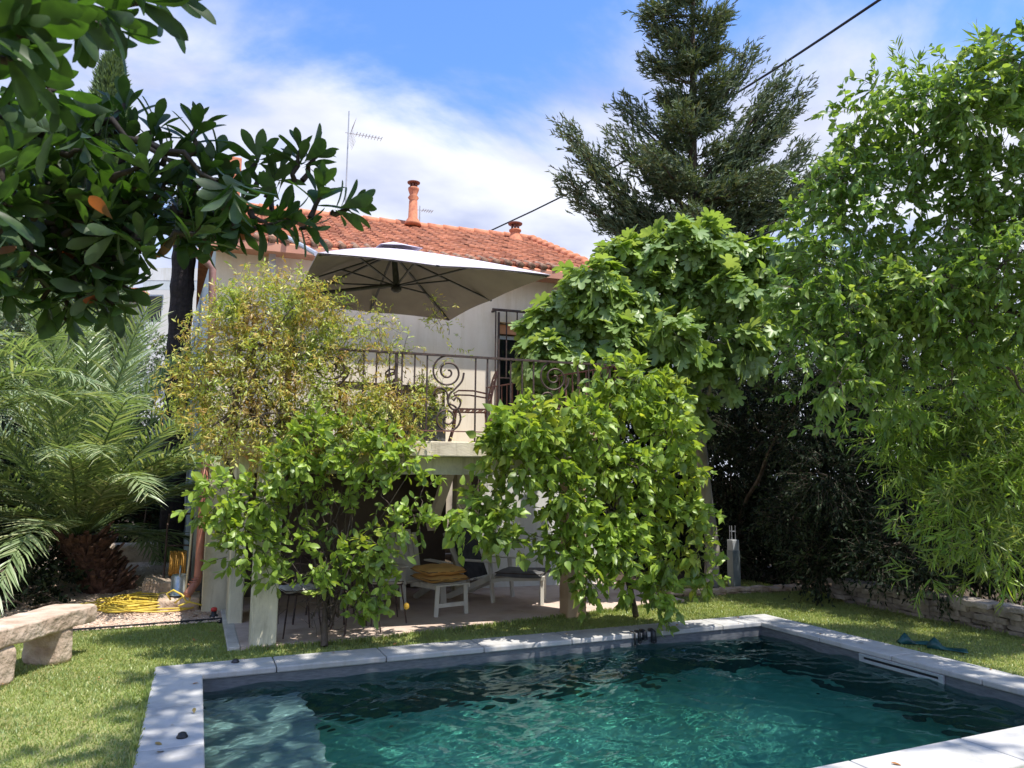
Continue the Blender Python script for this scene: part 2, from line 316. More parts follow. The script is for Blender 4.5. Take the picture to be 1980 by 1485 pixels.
M['lawnbase'] = surf('lawn_base', (.22, .25, .08), (.34, .33, .13), 1.5, 1, .8, 120, c3=(.26, .29, .09), bdist=.02)
M['gravel'] = surf('gravel', (.42, .29, .21), (.66, .50, .40), 45, .95, 1.0, 70, c3=(.52, .40, .32), bdist=.02)
M['pebble'] = leafmat('pebble', [(.50, .35, .26), (.62, .46, .36), (.42, .30, .24), (.70, .58, .48)], trans=0, rough=.9)
M['yellow'] = surf('yellow_hose', (.55, .40, .05), (.68, .52, .09), 12, .45, .05, 60)
M['zinc'] = surf('zinc', (.32, .36, .38), (.50, .54, .56), 9, .35, .1, 30, metal=.7)
M['wood'] = surf('pale_wood', (.52, .44, .26), (.64, .56, .36), 6, .7, .1, 60, stretch=(1, 1, .1))
M['red'] = surf('red_plastic', (.50, .03, .03), (.55, .05, .04), 6, .4, 0)
M['teal'] = surf('teal_rubber', (.01, .05, .055), (.025, .12, .12), 6, .35, .1, 40)
M['blackr'] = surf('black_rubber', (.015, .017, .02), (.03, .03, .035), 6, .4, .05, 60)
M['cable'] = surf('cable', (.02, .02, .025), (.03, .03, .035), 6, .6, 0)
M['orange_pot'] = surf('terracotta_pot', (.60, .27, .14), (.70, .36, .20), 6, .85, .15, 60)
M['lemonfruit'] = surf('lemon_peel', (.85, .45, .04), (.9, .52, .06), 20, .4, .2, 90)
M['build'] = surf('far_white', (.78, .77, .74), (.84, .83, .80), .5, .9, 0)
mm, t, o = mat_new('window_glass'); p = N(t, 'ShaderNodeBsdfPrincipled'); p.inputs['Base Color'].default_value = (.015, .017, .02, 1); p.inputs['Roughness'].default_value = .06; L(t, p.outputs[0], o.inputs[0]); M['glass'] = mm
# roof tiles: one shade per tile
mm, t, o = mat_new('roof_tile'); p = N(t, 'ShaderNodeBsdfPrincipled'); p.inputs['Roughness'].default_value = .85
g = N(t, 'ShaderNodeNewGeometry'); c = ramp(t, g.outputs['Random Per Island'], [(.1, (.30, .105, .06)), (.4, (.43, .16, .09)), (.7, (.51, .205, .12)), (.95, (.36, .15, .095))])
tcn = N(t, 'ShaderNodeTexCoord'); nn = N(t, 'ShaderNodeTexNoise'); nn.inputs['Scale'].default_value = 6; nn.inputs['Detail'].default_value = 8; L(t, tcn.outputs['Object'], nn.inputs[0])
mxn = N(t, 'ShaderNodeMix', data_type='RGBA', blend_type='MULTIPLY'); L(t, c, mxn.inputs['A']); L(t, ramp(t, nn.outputs['Fac'], [(.3, (.62, .6, .58)), (.65, (1.1, 1.1, 1.1))]), mxn.inputs['B']); mxn.inputs['Factor'].default_value = .8
L(t, mxn.outputs['Result'], p.inputs['Base Color']); L(t, p.outputs[0], o.inputs[0]); M['rooftile'] = mm
# lichen-grey eave course
M['eavetile'] = surf('eave_tile', (.10, .06, .045), (.26, .15, .10), 14, .95, .5, 60, c3=(.40, .27, .20), bdist=.01)
# water
mm, t, o = mat_new('water')
gl = N(t, 'ShaderNodeBsdfGlass'); gl.inputs['Roughness'].default_value = 0; gl.inputs['IOR'].default_value = 1.33; gl.inputs['Color'].default_value = (.72, .92, .90, 1); L(t, gl.outputs[0], o.inputs[0]); M['water'] = mm
# ------------------------------------------------------------ ground, lawn, gravel, patio
G = -0.03
PX0, PX1, PY0, PY1 = .12, 6.38, 3.45, 7.08     # pool opening
OX0, OX1, OY0, OY1 = -.25, 6.80, 3.02, 7.47    # outer edge of the coping
def frame_sheet(name, mat, big, hole, z, kind='structure'):
    x0, y0, x1, y1 = big; a, b, c, d = hole
    bb = B(); bb.add([(x0, y0, z), (x1, y0, z), (x1, y1, z), (x0, y1, z), (a, b, z), (c, b, z), (c, d, z), (a, d, z)],
                     [(0, 1, 5, 4), (1, 2, 6, 5), (2, 3, 7, 6), (3, 0, 4, 7)])
    return tag(bb.build(name, mat), kind=kind)
frame_sheet('ground', M['soil'], (-400, -400, 400, 400), (.05, 3.40, 6.45, 7.13), -.12)
frame_sheet('lawn', M['lawnbase'], (-9, -6, 8.95, 9.55), (.05, 3.40, 6.45, 7.13), G-.012)
gr = B(); gr.add([(-2.3, 9.55, -.03), (.45, 9.72, -.03), (.3, 20, .25), (-2.6, 20, .25)], [(0, 1, 2, 3)])
tag(gr.build('gravel_path', M['gravel']), kind='structure')
k = B(); k.bar((-3.2, 9.48, -.03), (.42, 9.70, -.03), .015, .06); tag(k.build('edging_strip', M['cable']), 'thin black strip edging the lawn along the pink gravel', 'edging')
# patio: slab of paving with a kerb
pat = B(); P4 = [(.50, 7.97), (1.6, 7.94), (4.36, 8.37), (6.5, 8.75), (6.5, 12.5), (.42, 12.5)]
pat.add([(x, y, .0) for x, y in P4]+[(x, y, -.1) for x, y in P4], [(0, 1, 2, 3, 4, 5)]+[(i, (i+1) % 6, (i+1) % 6+6, i+6)[::-1] for i in range(6)])
tag(pat.build('patio', M['patio']), kind='structure')
kb = B(); kb.bar((.435, 7.99, -.03), (.435, 10.3, -.03), .12, .07); tag(kb.build('patio_kerb', M['kerb'], bevel=.01), 'narrow pale concrete kerb along the left side of the patio', 'kerb')
# pebbles
npb = 9000; xs = rng.uniform(-2.6, .35, npb); ys = 9.6+rng.random(npb)**1.5*5.5
oct_v = np.array([(1, 0, 0), (0, 1, 0), (-1, 0, 0), (0, -1, 0), (0, 0, .6), (0, 0, -.6)], float); oct_t = np.array([(0, 1, 4), (1, 2, 4), (2, 3, 4), (3, 0, 4)])
pl = Leaves((oct_v, oct_t)); pl.add(np.stack([xs, ys, -.028+(ys-9.5)*.0267], 1), rdir(npb)*[1, 1, .15], np.tile([0, 0, 1.], (npb, 1))+rdir(npb)*.3, rng.uniform(.008, .02, npb))
tag(pl.build('gravel_stones', M['pebble'], None), 'loose pinkish gravel stones scattered over the side path', 'gravel', kind='stuff')
# grass
def inside(x, y):
    ok = ~((x > OX0-.01) & (x < OX1+.01) & (y > OY0-.01) & (y < OY1+.01))
    fy = np.interp(x, [.3, .5, 1.6, 4.36, 6.5, 6.6], [9.7, 7.97, 7.94, 8.37, 8.75, 10.3])
    return ok & (x < 8.95-.02*rng.random(len(x))) & (y < np.where(x > .29, fy+rng.normal(size=len(x))*.015, 9.5+.06*(x+3.2)))
ng = 430000; xs = rng.uniform(-2.8, 9.3, ng); ys = rng.uniform(3.2, 10.3, ng)
nearw = (np.abs(xs-3) > 2.9) | (ys > 7.3); kk = inside(xs, ys) & nearw & ~((ys < 4) & (xs > 2)); xs, ys = xs[kk], ys[kk]
gl_ = Leaves(NEEDLE); n = len(xs)
patch = .5+.5*np.sin(xs*2.1+np.sin(ys*1.7)*1.4)*np.sin(ys*2.6+xs)
nt_ = 5200; tx = np.concatenate([rng.uniform(OX0, OX1, nt_//2), np.full(nt_//4, OX0-.015), np.full(nt_//4, OX1+.015)])+rng.normal(size=nt_)*.008; ty = np.concatenate([np.full(nt_//2, OY1+.015), rng.uniform(3.2, OY1, nt_//4), rng.uniform(3.2, OY1, nt_//4)])+rng.normal(size=nt_)*.01
wx_ = rng.uniform(0, 1, 3000); wpx = 8.78+.08*rng.normal(size=3000)-.0*wx_; tx = np.concatenate([tx, wpx, rng.uniform(.55, 6.4, 2500)]); wy_ = rng.uniform(4.5, 8.6, 3000); fx_ = np.interp(tx[-2500:], [.5, 1.6, 4.36, 6.5], [7.95, 7.92, 8.35, 8.73]); ty = np.concatenate([ty, wy_, fx_+rng.normal(size=2500)*.012])
gl_.add(np.stack([tx, ty, np.full(len(tx), G-.012)], 1), rdir(len(tx))*.5+[0, 0, 1.0], rdir(len(tx)), rng.uniform(.035, .075, len(tx)))
gl_.add(np.stack([xs, ys, np.full(n, G-.012)], 1), rdir(n)*.75+[0, 0, 1.0], rdir(n), rng.uniform(.016, .034, n)*(1+.3*patch))
tag(gl_.build('grass', M['grass'], None), 'short mown lawn grass, dry and yellowish in patches', 'grass', kind='stuff')
# ------------------------------------------------------------ pool
pool = empty('swimming_pool', (3, 5.2, 0), 'rectangular swimming pool with pale grey stone coping and dark tiles', 'swimming pool')
def stones(name, rects):
    for (a, b, c, d) in rects:
        bb = B(); bb.box((a, b, -.055), (c, d, 0)); bb.build(name, M['coping'], pool, bevel=.012)
lx = list(np.linspace(OX0, OX1, 8)); g = .002
g = .0035; lx[0] = OX0; cuts = [(lx[i]+(g if i else 0), PY1-.02, lx[i+1]-g, OY1) for i in range(7)]
stones('coping_stone', cuts)
cuts = [(lx[i]+(g if i else 0), OY0, lx[i+1]-g, PY0+.02) for i in range(7)]; stones('coping_stone', cuts)
ly = np.linspace(PY0+.02, PY1-.02, 5)
stones('coping_stone', [(OX0, ly[i]+g, PX0+.02, ly[i+1]-g) for i in range(4)]); stones('coping_stone', [(PX1-.02, ly[i]+g, OX1, ly[i+1]-g) for i in range(4)])
DEP = -1.35
wb = B(); wb.add([(PX0, PY0, -.055), (PX1, PY0, -.055), (PX1, PY1, -.055), (PX0, PY1, -.055), (PX0, PY0, -.30), (PX1, PY0, -.30), (PX1, PY1, -.30), (PX0, PY1, -.30)],
                [(0, 1, 5, 4)[::-1], (1, 2, 6, 5)[::-1], (2, 3, 7, 6)[::-1], (3, 0, 4, 7)[::-1]])
wb.build('waterline_tile', M['tile'], pool)
wb = B(); wb.add([(PX0, PY0, -.30), (PX1, PY0, -.30), (PX1, PY1, -.30), (PX0, PY1, -.30), (PX0, PY0, DEP), (PX1, PY0, DEP), (PX1, PY1, DEP), (PX0, PY1, DEP)],
                [(0, 1, 5, 4)[::-1], (1, 2, 6, 5)[::-1], (2, 3, 7, 6)[::-1], (3, 0, 4, 7)[::-1]])
wb.build('basin_wall', M['basin'], pool)
wb = B(); wb.add([(PX0, PY0, DEP), (PX1, PY0, DEP), (PX1, PY1, DEP), (PX0, PY1, DEP)], [(0, 1, 2, 3)]); wb.build('basin_floor', M['floorp'], pool)
wb = B(); wb.box((PX0+.003, PY0+.003, DEP+.004), (.98, PY1-.003, -.45)); wb.build('shallow_step', M['step'], pool, bevel=.02)
sk = B(); sk.box((6.345, 4.72, -.115), (6.375, 5.64, -.095)); sk.box((6.345, 4.72, -.02-.055+.02), (6.375, 5.64, -.035-.02)); sk.box((6.345, 4.72, -.095), (6.375, 4.76, -.055)); sk.box((6.345, 5.60, -.095), (6.375, 5.64, -.055))
sk = B(); y0, y1 = 4.72, 5.64
sk.box((6.35, y0, -.135), (6.377, y1, -.105)); sk.box((6.35, y0, -.080), (6.377, y1, -.056)); sk.box((6.35, y0, -.105), (6.377, y0+.05, -.080)); sk.box((6.35, y1-.05, -.105), (6.377, y1, -.080))
s_ = sk.build('skimmer_frame', M['alu'], pool, bevel=.003)
sb = B(); sb.box((6.366, y0+.05, -.105), (6.376, y1-.05, -.08)); sb.build('skimmer_slot', M['blackr'], pool)
WZ = -.145
nx, ny = 420, 250; X, Y = np.meshgrid(np.linspace(PX0, PX1, nx), np.linspace(PY0, PY1, ny), indexing='ij')
Z = np.full(X.shape, WZ); wr = np.random.default_rng(3)
for i in range(46):
    lam = wr.uniform(.07, .9)**1.0; kk_ = 2*math.pi/lam; a_ = wr.normal()*.75+1.1; ph = wr.uniform(0, 6.28)
    am_ = .0056*lam*wr.uniform(.4, 1)*(1+.9*(lam < .25))
    Z = Z+am_*np.sin(kk_*(X*math.cos(a_)+Y*math.sin(a_))+ph+1.1*np.sin(1.7*X+ph)+.9*np.sin(2.3*Y-ph))
V = np.stack([X, Y, Z], -1).reshape(-1, 3); I = np.arange(nx*ny).reshape(nx, ny)
T = np.concatenate([np.stack([I[:-1, :-1], I[1:, :-1], I[1:, 1:]], -1).reshape(-1, 3), np.stack([I[:-1, :-1], I[1:, 1:], I[:-1, 1:]], -1).reshape(-1, 3)])
wat = tag(tri_mesh('pool_water', V, T, M['water']), kind='structure'); wat.cycles.is_caustics_caster = True
for ch in pool.children: ch.cycles.is_caustics_receiver = True
def knob(x, y, lab):
    b = B(); b.lathe((x, y, .0015), [(.036, 0), (.036, .008), (.028, .016), (.026, .026), (.014, .032)], 18); tag(b.build('cover_anchor', M['blackr'], None, True), lab, 'anchor knob', 'round anchors on the coping')
a, b_ = PZ(455, 1281), PZ(352, 1426)
knob(a[0], a[1], 'small round black knob on the far coping near the left corner'); knob(b_[0], b_[1], 'small round black knob on the left coping of the pool')
for i, (px_, h, lab) in enumerate(((1227, .13, 'thin dark hook leftmost of the four on the far pool edge'), (1236, .09, 'dark clip second from left on the far pool edge'), (1246, .06, 'short dark clip third from left on the far pool edge'), (1263, .10, 'broad dark clip rightmost on the far pool edge'))):
    q = PY(px_, 1225, 7.055); x = q[0]; b = B(); wd = (.018, .03, .045, .045)[i]
    b.tube([(x, 7.14, .012), (x, 7.085, .016), (x, 7.05, .006), (x, 7.045, -h)], [wd*.4, wd*.5, wd*.6, wd*.75], 8)
    b.lathe((x, 7.045, -h-.02), [(.2*wd, 0), (wd*.8, .012), (wd*.7, .03)], 10)
    tag(b.build('pool_clip', M['blackr'], None, True), lab, 'clip', 'dark clips hanging over the far pool edge')
def fin(x, y, ang, lab):
    c, s = math.cos(ang), math.sin(ang); b = B(); n = 10; vs = []; fs = []
    for i in range(n+1):
        t = i/n; wd = (.045+.02*math.sin(t*3) if t < .42 else .05+.075*(t-.42)/.58); h = .10*math.exp(-((t-.2)/.16)**2)+.012; wd *= (1 if t < .97 else .9)
        for (u_, v_) in ((-1, 0), (-.7, .6), (0, 1), (.7, .6), (1, 0), (0, -.02)): 
            lx_, ly_ = (t-.5)*.36, u_*wd; vs.append((x+c*lx_-s*ly_, y+s*lx_+c*ly_, G+.012+max(0, v_)*h))
    for i in range(n):
        for j in range(6): fs.append((i*6+j, i*6+(j+1) % 6, (i+1)*6+(j+1) % 6, (i+1)*6+j))
    fs += [tuple(range(5, -1, -1)), tuple(n*6+j for j in range(6))]
    b.add(vs, fs); tag(b.build('swim_fin', M['teal'], None, True), lab, 'swim fin', 'teal swim fins on the grass')
fin(7.16, 5.62, R(-20), 'teal swim fin on the grass, the farther one, beside the right coping'); fin(7.22, 5.30, R(-50), 'dark teal swim fin on the grass, the nearer one, beside the right coping')
# ------------------------------------------------------------ house
K = .10
def S(x, y, z): return (x, y-K*(x-.6), z)     # facade line is slightly turned against the pool
def SF(p): return S(*p)
house = empty('house', S(.1, 11.2, 0), 'rendered house with a red tiled roof and a first floor terrace behind the pool', 'house')
WY = 11.2; EZ = 5.05
def wallhole(b, x0, x1, z0, z1, holes, y):
    xs = sorted({x0, x1, *[h[0] for h in holes], *[h[1] for h in holes]}); zs = sorted({z0, z1, *[h[2] for h in holes], *[h[3] for h in holes]})
    for i in range(len(xs)-1):
        for j in range(len(zs)-1):
            cx_, cz_ = (xs[i]+xs[i+1])/2, (zs[j]+zs[j+1])/2
            if any(h[0] < cx_ < h[1] and h[2] < cz_ < h[3] for h in holes): continue
            b.add([S(xs[i], y, zs[j]), S(xs[i+1], y, zs[j]), S(xs[i+1], y, zs[j+1]), S(xs[i], y, zs[j+1])], [(0, 1, 2, 3)])
WIN = (4.42, 5.46, 2.14, 4.28)
b = B(); wallhole(b, .06, 6.15, 2.11, EZ+.2, [WIN], WY)
for (a0, a1, c0, c1) in ((WIN[0], WIN[0], WIN[2], WIN[3]), (WIN[1], WIN[1], WIN[2], WIN[3])):
    b.add([S(a0, WY, c0), S(a0, WY+.25, c0), S(a0, WY+.25, c1), S(a0, WY, c1)], [(0, 1, 2, 3)])
b.add([S(WIN[0], WY, WIN[3]), S(WIN[1], WY, WIN[3]), S(WIN[1], WY+.25, WIN[3]), S(WIN[0], WY+.25, WIN[3])], [(0, 1, 2, 3)])
b.build('front_wall', M['wall'], house)
b = B(); b.add([S(.06, WY, -.1), (-.3, 17.5, -.1), (-.3, 17.5, 5.2), S(.06, WY, 5.2)], [(0, 1, 2, 3)]); b.build('side_wall', M['blue'], house)
b = B(); b.add([S(6.15, WY, -.1), S(6.9, 17.5, -.1), S(6.9, 17.5, 5.2), S(6.5, 14.2, 6.7), S(6.15, WY, 5.2)], [(0, 1, 2, 3, 4)]); b.add([(-.3, 17.5, -.1), S(6.9, 17.5, -.1), S(6.9, 17.5, 5.2), (-.3, 17.5, 5.2)], [(0, 1, 2, 3)]); b.build('gable_wall', M['wall'], house)
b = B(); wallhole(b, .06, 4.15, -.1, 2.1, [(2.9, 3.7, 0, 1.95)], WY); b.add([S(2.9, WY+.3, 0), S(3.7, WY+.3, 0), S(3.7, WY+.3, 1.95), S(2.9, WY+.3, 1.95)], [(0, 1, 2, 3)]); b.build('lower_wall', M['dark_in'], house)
b = B(); wallhole(b, 4.15, 6.15, -.1, 2.11, [], WY-.03); b.build('white_lower_wall', M['white'], house)
# window
wf = B(); x0, x1, z0, z1 = WIN
for q in ((x0, x0+.06, z0, z1), (x1-.06, x1, z0, z1), (x0+.06, x1-.06, z1-.06, z1), (x0+.48, x0+.56, z0, z1-.06), (x0+.06, x1-.06, z1-.26, z1-.2)):
    wf.box((q[0], WY+.16, q[2]), (q[1], WY+.22, q[3]), SF)
win = wf.build('window', M['alu'], house)
b = B(); b.box((x0+.06, WY+.185, z0), (x1-.06, WY+.195, z1-.06), SF); b.build('pane', M['glass'], win)
b = B(); b.box((x0, WY+.1, z1-.18), (x1, WY+.15, z1-.02), SF); b.build('shutter_box', M['orange_pot'], win)
gb = B(); yg = WY-.16; gx0, gx1, gz0, gz1 = 4.32, 5.6, 3.32, 4.44
gb.bar(S(gx0-.06, yg, gz1), S(gx1, yg, gz1), .035); gb.bar(S(gx0, yg, gz0), S(gx1, yg, gz0), .02)
for gx in np.linspace(gx0, gx1, 8): gb.bar(S(gx, yg, gz0 if gx > 4.4 else 2.12), S(gx, yg, gz1), .018)
gb.bar(S(4.72, yg, 4.2), S(5.3, yg, 3.5), .016); gb.bar(S(gx0+.05, yg, 2.12), S(gx0+.05, yg, 4.4), .03); gb.bar(S(gx0, yg, gz1), S(gx0, WY, gz1), .03)
gb.build('grille', M['iron'], win)
# salmon fascia and grey downpipe
b = B(); b.box((-.1, WY-.50, EZ-.09), (6.2, WY-.46, EZ+.03), SF); b.box((-.1, WY-.46, EZ-.03), (6.2, WY-.004, EZ-.01), SF); b.build('fascia', M['salmon'], house)
b = B(); q = PY(526, 500, 11.05); b.bar((q[0], 11.05, 2.2), (q[0], 11.05, EZ-.03), .10, .06); b.build('wall_pipe', M['alu'], house)
b = B(); b.tube([PD(548, 455, 10.6), PD(612, 491, 9.6)], .035, 8); b.build('gutter', M['alu'], house)
# roof
def roofsheet(name, x0, x1, y0, z0, y1, z1, slide):
    V = []; T = []; ncol = int((x1-x0)/.20); cw = (x1-x0)/ncol; dy, dz = y1-y0, z1-z0; ln = math.hypot(dy, dz); nrow = int(ln/.26); k = 0
    u = np.linspace(0, 1, 7); prof = .017*np.sin(u*2*math.pi)+.008*np.cos(u*4*math.pi)
    nv = np.array([0, -dz, dy])/ln
    for r in range(nrow):
        t0, t1 = r/nrow, (r+1.12)/nrow
        for c in range(ncol):
            j = rng.normal()*.004; jx = rng.normal()*.004; sx = slide*(r/nrow)
            for (t_, lift) in ((t0, .03), (t0, .052+j), (t1, .018+j)):
                for uu, pp in zip(u, prof):
                    p = np.array([x0+sx+(c+uu)*cw+jx, y0+dy*t_, z0+dz*t_])+nv*(lift+pp-(.03 if lift == .03 else 0))
                    V.append(S(*p))
            for a_ in (0, 7):
                for i in range(6): q = k+a_+i; T += [(q, q+1, q+8), (q, q+8, q+7)]
            k += 21
    return tri_mesh(name, V, T, M['rooftile'], house, smooth=False)
RY0, RZ0, RY1, RZ1 = WY-.5, EZ+.05, 14.3, 6.86
roof = roofsheet('roof', -.25, 6.16, RY0+.1, RZ0+.05, RY1, RZ1, .12)
b = B(); b.add([S(-.25, RY0, RZ0-.02), S(6.18, RY0, RZ0-.02), S(6.32, RY1, RZ1), S(-.25, RY1, RZ1), S(-.25, 17.6, RZ0), S(6.4, 17.6, RZ0)], [(0, 1, 2, 3), (3, 2, 5, 4)]); b.build('roof_deck', M['terra'], roof)
b = B()
for i in range(32):
    x = -.2+i*.2; b.tube([S(x, RY0-.02, RZ0+.02), S(x, RY0+.3, RZ0+.17)], [.052+rng.normal()*.003, .048], 10)
b.build('eave_course', M['eavetile'], roof, True)
b = B()
for i in range(20):
    x = -.2+i*.33; b.tube([S(x, RY1, RZ1+.0), S(x+.36, RY1, RZ1+.0)], [.115, .095], 10)
for i in range(12):
    t = i/12; t2 = (i+1.1)/12; b.tube([S(6.14+.16*t, RY0+(RY1-RY0)*t, RZ0+(RZ1-RZ0)*t+.06), S(6.14+.16*t2, RY0+(RY1-RY0)*t2, RZ0+(RZ1-RZ0)*t2+.02)], [.09, .075], 8)
b.build('ridge_tiles', M['terra'], roof, True)
def chimney(x, y, z, sc_, tall, lab):
    b = B(); s_ = sc_
    prof = [(.24, 0), (.22, .08), (.13, .22)] + ([(.115, .7), (.10, .72), (.15, .80), (.10, .88), (.14, 1.0), (.15, 1.04), (.15, 1.08), (.11, 1.10)] if tall else [(.11, .3), (.15, .34), (.15, .37), (.11, .39)])
    b.lathe((x, y, z), [(r*s_, h*s_) for r, h in prof], 20); o = b.build('chimney_pot', M['terra'], roof, True)
    o['label'] = lab
    zt = z+prof[-1][1]*s_; c = B()
    for i in range(6):
        t = i*math.pi/3; c.bar((x+.085*s_*math.cos(t), y+.085*s_*math.sin(t), zt), (x+.085*s_*math.cos(t), y+.085*s_*math.sin(t), zt+.12*s_), .035*s_)
    c.lathe((x, y, zt+.12*s_), [(.17*s_, 0), (.18*s_, .025*s_), (.12*s_, .05*s_), (.03*s_, .07*s_)], 20); c.build('chimney_cap', M['flue'], o, True)
q = PY(798, 432, 13.75); chimney(q[0], q[1], q[2]-.05, .74, True, 'tall slender terracotta chimney pot on the ridge')
q = PY(996, 466, 13.4); chimney(q[0], q[1], q[2]-.08, .86, False, 'short terracotta chimney pot with a dark cap')
q = PY(453, 330, 14.2); b = B(); b.box((q[0]-.25, 14.0, 6.4), (q[0]+.12, 14.4, q[2]+.2)); b.build('brick_chimney', M['terra'], roof, bevel=.02)
q = PY(1162, 500, 13); b = B(); b.lathe((q[0], 13, q[2]-.5), [(.05, 0), (.05, .72), (.075, .74), (.075, .80), (.06, .82)], 14); b.build('metal_flue', M['flue'], roof, True)
# antennas
def yagi(px_, ytop, ybase, Y, lx_, n_, lab):
    top = PY(px_, ytop, Y); bas = PY(px_-3, ybase, Y); b = B(); b.tube([(top[0], Y, bas[2]), (top[0], Y, top[2])], [.016, .012], 8)
    an = empty('tv_antenna', (top[0], Y, bas[2]), lab, 'antenna'); b.build('mast', M['alu'], an)
    c = B(); zt = top[2]-(.47 if n_ > 6 else .1); x = top[0]; c.bar((x-.06, Y, zt), (x+lx_, Y, zt+.02), .012)
    for i in range(n_): xx = x+lx_*(.25+.75*i/(n_-1)); c.bar((xx, Y-.1, zt+.01), (xx, Y+.1, zt+.01), .008); c.bar((xx, Y, zt), (xx, Y, zt+.05), .008)
    if n_ > 6:
        for s1 in (-1, 1):
            for q1 in np.linspace(.05, .4, 6): c.bar((x+.05+.16*q1, Y-.22, zt+s1*q1*.6), (x+.05+.16*q1, Y+.22, zt+s1*q1*.6), .004)
            c.bar((x+.05, Y, zt), (x+.12, Y, zt+s1*.25), .006)
    c.build('receiver', M['alu'], an)
yagi(675, 215, 420, 14.0, .68, 9, 'tall grey television antenna mast rising behind the roof')
yagi(812, 398, 435, 14.8, .28, 5, 'small television antenna beside the tall chimney pot')
# terrace slab, beams, pillars
TZ = 2.11
def fr(x): return 7.93-K*(x-.6)
b = B(); T6 = [(.30, fr(.30)), (4.78, fr(4.78)), (4.15, 10.85), (.30, 11.22)]
b.add([(x, y, TZ) for x, y in T6]+[(x, y, 1.94) for x, y in T6], [(0, 1, 2, 3), (7, 6, 5, 4)]+[(i, i+4, (i+1) % 4+4, (i+1) % 4) for i in range(4)])
slab = b.build('terrace_slab', M['slab'], house, bevel=.012)
b = B(); b.box((.4, 8.12, 1.74), (4.6, 8.34, 1.937), SF); b.build('front_beam', M['cream'], house)
b = B()
b.box((3.05, 8.35, 1.78), (3.25, WY-.1, 1.935), SF); b.bar(S(3.1, 10.3, 1.0), S(3.1, 9.5, 1.8), .12); b.build('cross_beam', M['wall'], house)
def pillar(x0, x1, y0, y1, mat, lab, z1=1.935):
    b = B(); b.box((x0, y0, -.1), (x1, y1, z1)); o = b.build('pillar', mat, house, bevel=.015); o['label'] = lab
pillar(.585, .84, 7.97, 8.24, M['cream'], 'cream pillar at the left front corner of the patio'); pillar(4.37, 4.64, 8.28, 8.52, M['ochre'], 'ochre pillar at the right of the patio', 1.74)
pillar(3.62, 3.86, 10.45, 10.65, M['cream'], 'inner cream pillar under the terrace'); pillar(.42, .58, 9.25, 9.95, M['cream'], 'cream side pier on the patio kerb')
b = B(); b.box((.14, 10.25, -.1), (.46, 10.75, 1.93)); b.build('corner_pier', M['cream'], house, bevel=.01)
# terracotta downpipe: upper brown, lower terracotta
q0 = PY(380, 482, 10.6); qa = PY(411, 520, 10.6); qb = PY(409, 650, 10.6)
b = B(); b.tube([q0, PY(384, 495, 10.6), PY(405, 512, 10.6), qa, qb, (qb[0], 10.5, 2.15)], .05, 10); b.build('downpipe', M['brownpipe'], house, True)
qa = PY(393, 960, 10.1); qb = PY(383, 1115, 10.1); qc = PY(362, 1150, 9.95)
b = B(); b.tube([(qa[0], 10.15, 1.95), qa, qb, (qb[0]-.01, 10.1, qb[2]-.06), qc], .05, 10)
for i in range(4): b.lathe((qb[0]-.02*i, 10.1-.01*i, qb[2]-.03*i), [(.056, 0), (.056, .012)], 12)
b.build('downpipe', M['pipe'], house, True)
# railing
rail = B(); RZ = 3.10
def rp(x, z): return S(x, 7.99, z)
rail.bar(rp(.34, RZ), rp(4.72, RZ), .045, .022)
rl = rail.build('railing', M['iron'], house)
b = B(); b.bar(rp(.34, TZ+.12), rp(4.72, TZ+.12), .025, .012); b.build('bottom_rail', M['rusty'], rl)
def spiral(cx_, cz_, r0, turns, dirn, tail=None, n=60):
    pts = []
    for i in range(n+1):
        t = i/n; a = turns*2*math.pi*t; r = .018+(r0-.018)*t; pts.append(rp(cx_+dirn*r*math.sin(a), cz_+r*math.cos(a)))
    return pts
def spl(P, k=7):
    P = [np.array(p, float) for p in P]; Q = [P[0]]+P+[P[-1]]; out = []
    for i in range(1, len(Q)-2):
        for j in range(k):
            t = j/k; out.append(.5*((2*Q[i])+(-Q[i-1]+Q[i+1])*t+(2*Q[i-1]-5*Q[i]+4*Q[i+1]-Q[i+2])*t*t+(-Q[i-1]+3*Q[i]-3*Q[i+1]+Q[i+2])*t**3))
    return out+[P[-1]]
scr = [PY(870, 718, fr(2.7))[0]]
for sx in (scr[0], scr[0]-1.26*1.02, scr[0]+1.3):
    b = B()
    pts = spiral(sx+.0, TZ+.80, .19, 1.98, 1)
    b.tube(pts, .012, 6)
    b.tube(spl([rp(sx+.188, TZ+.80), rp(sx+.165, TZ+.70), rp(sx+.08, TZ+.60), rp(sx+.015, TZ+.53), rp(sx+.01, TZ+.44), rp(sx+.06, TZ+.375), rp(sx+.13, TZ+.39), rp(sx+.155, TZ+.46), rp(sx+.11, TZ+.51), rp(sx+.07, TZ+.47)]), .012, 6)
    b.tube(spl([rp(sx-.17, TZ+.53), rp(sx-.13, TZ+.60), rp(sx-.06, TZ+.61), rp(sx-.01, TZ+.56), rp(sx+.01, TZ+.48)]), .011, 6)
    b.tube(spiral(sx, TZ+.26, .175, 1.98, -1), .012, 6)
    b.build('scroll', M['iron'], rl)
x = .34
while x < 4.72:
    if all(abs(x-(scr[0]+d)) > .235 for d in (0, -1.285, 1.3)):
        b = B(); b.bar(rp(x, TZ), rp(x, RZ), .016); b.build('baluster', M['iron'], rl)
    x += .142
for xx in (.34, 1.98, 4.72):
    b = B(); b.bar(rp(xx, TZ), rp(xx, RZ), .03); b.build('railing_post', M['iron'], rl)
# side railing towards the wall
A_, B_ = np.array([4.70, 7.62]), np.array([4.05, 10.35])
b = B(); b.bar((*A_, 3.1), (*B_, 3.1), .035, .015); b.bar((*A_, TZ+.1), (*B_, TZ+.1), .02, .01)
for i in range(22): p_ = A_+(B_-A_)*i/21; b.bar((*p_, TZ), (*p_, 3.1), .015)
b.build('side_railing', M['rusty'], rl)
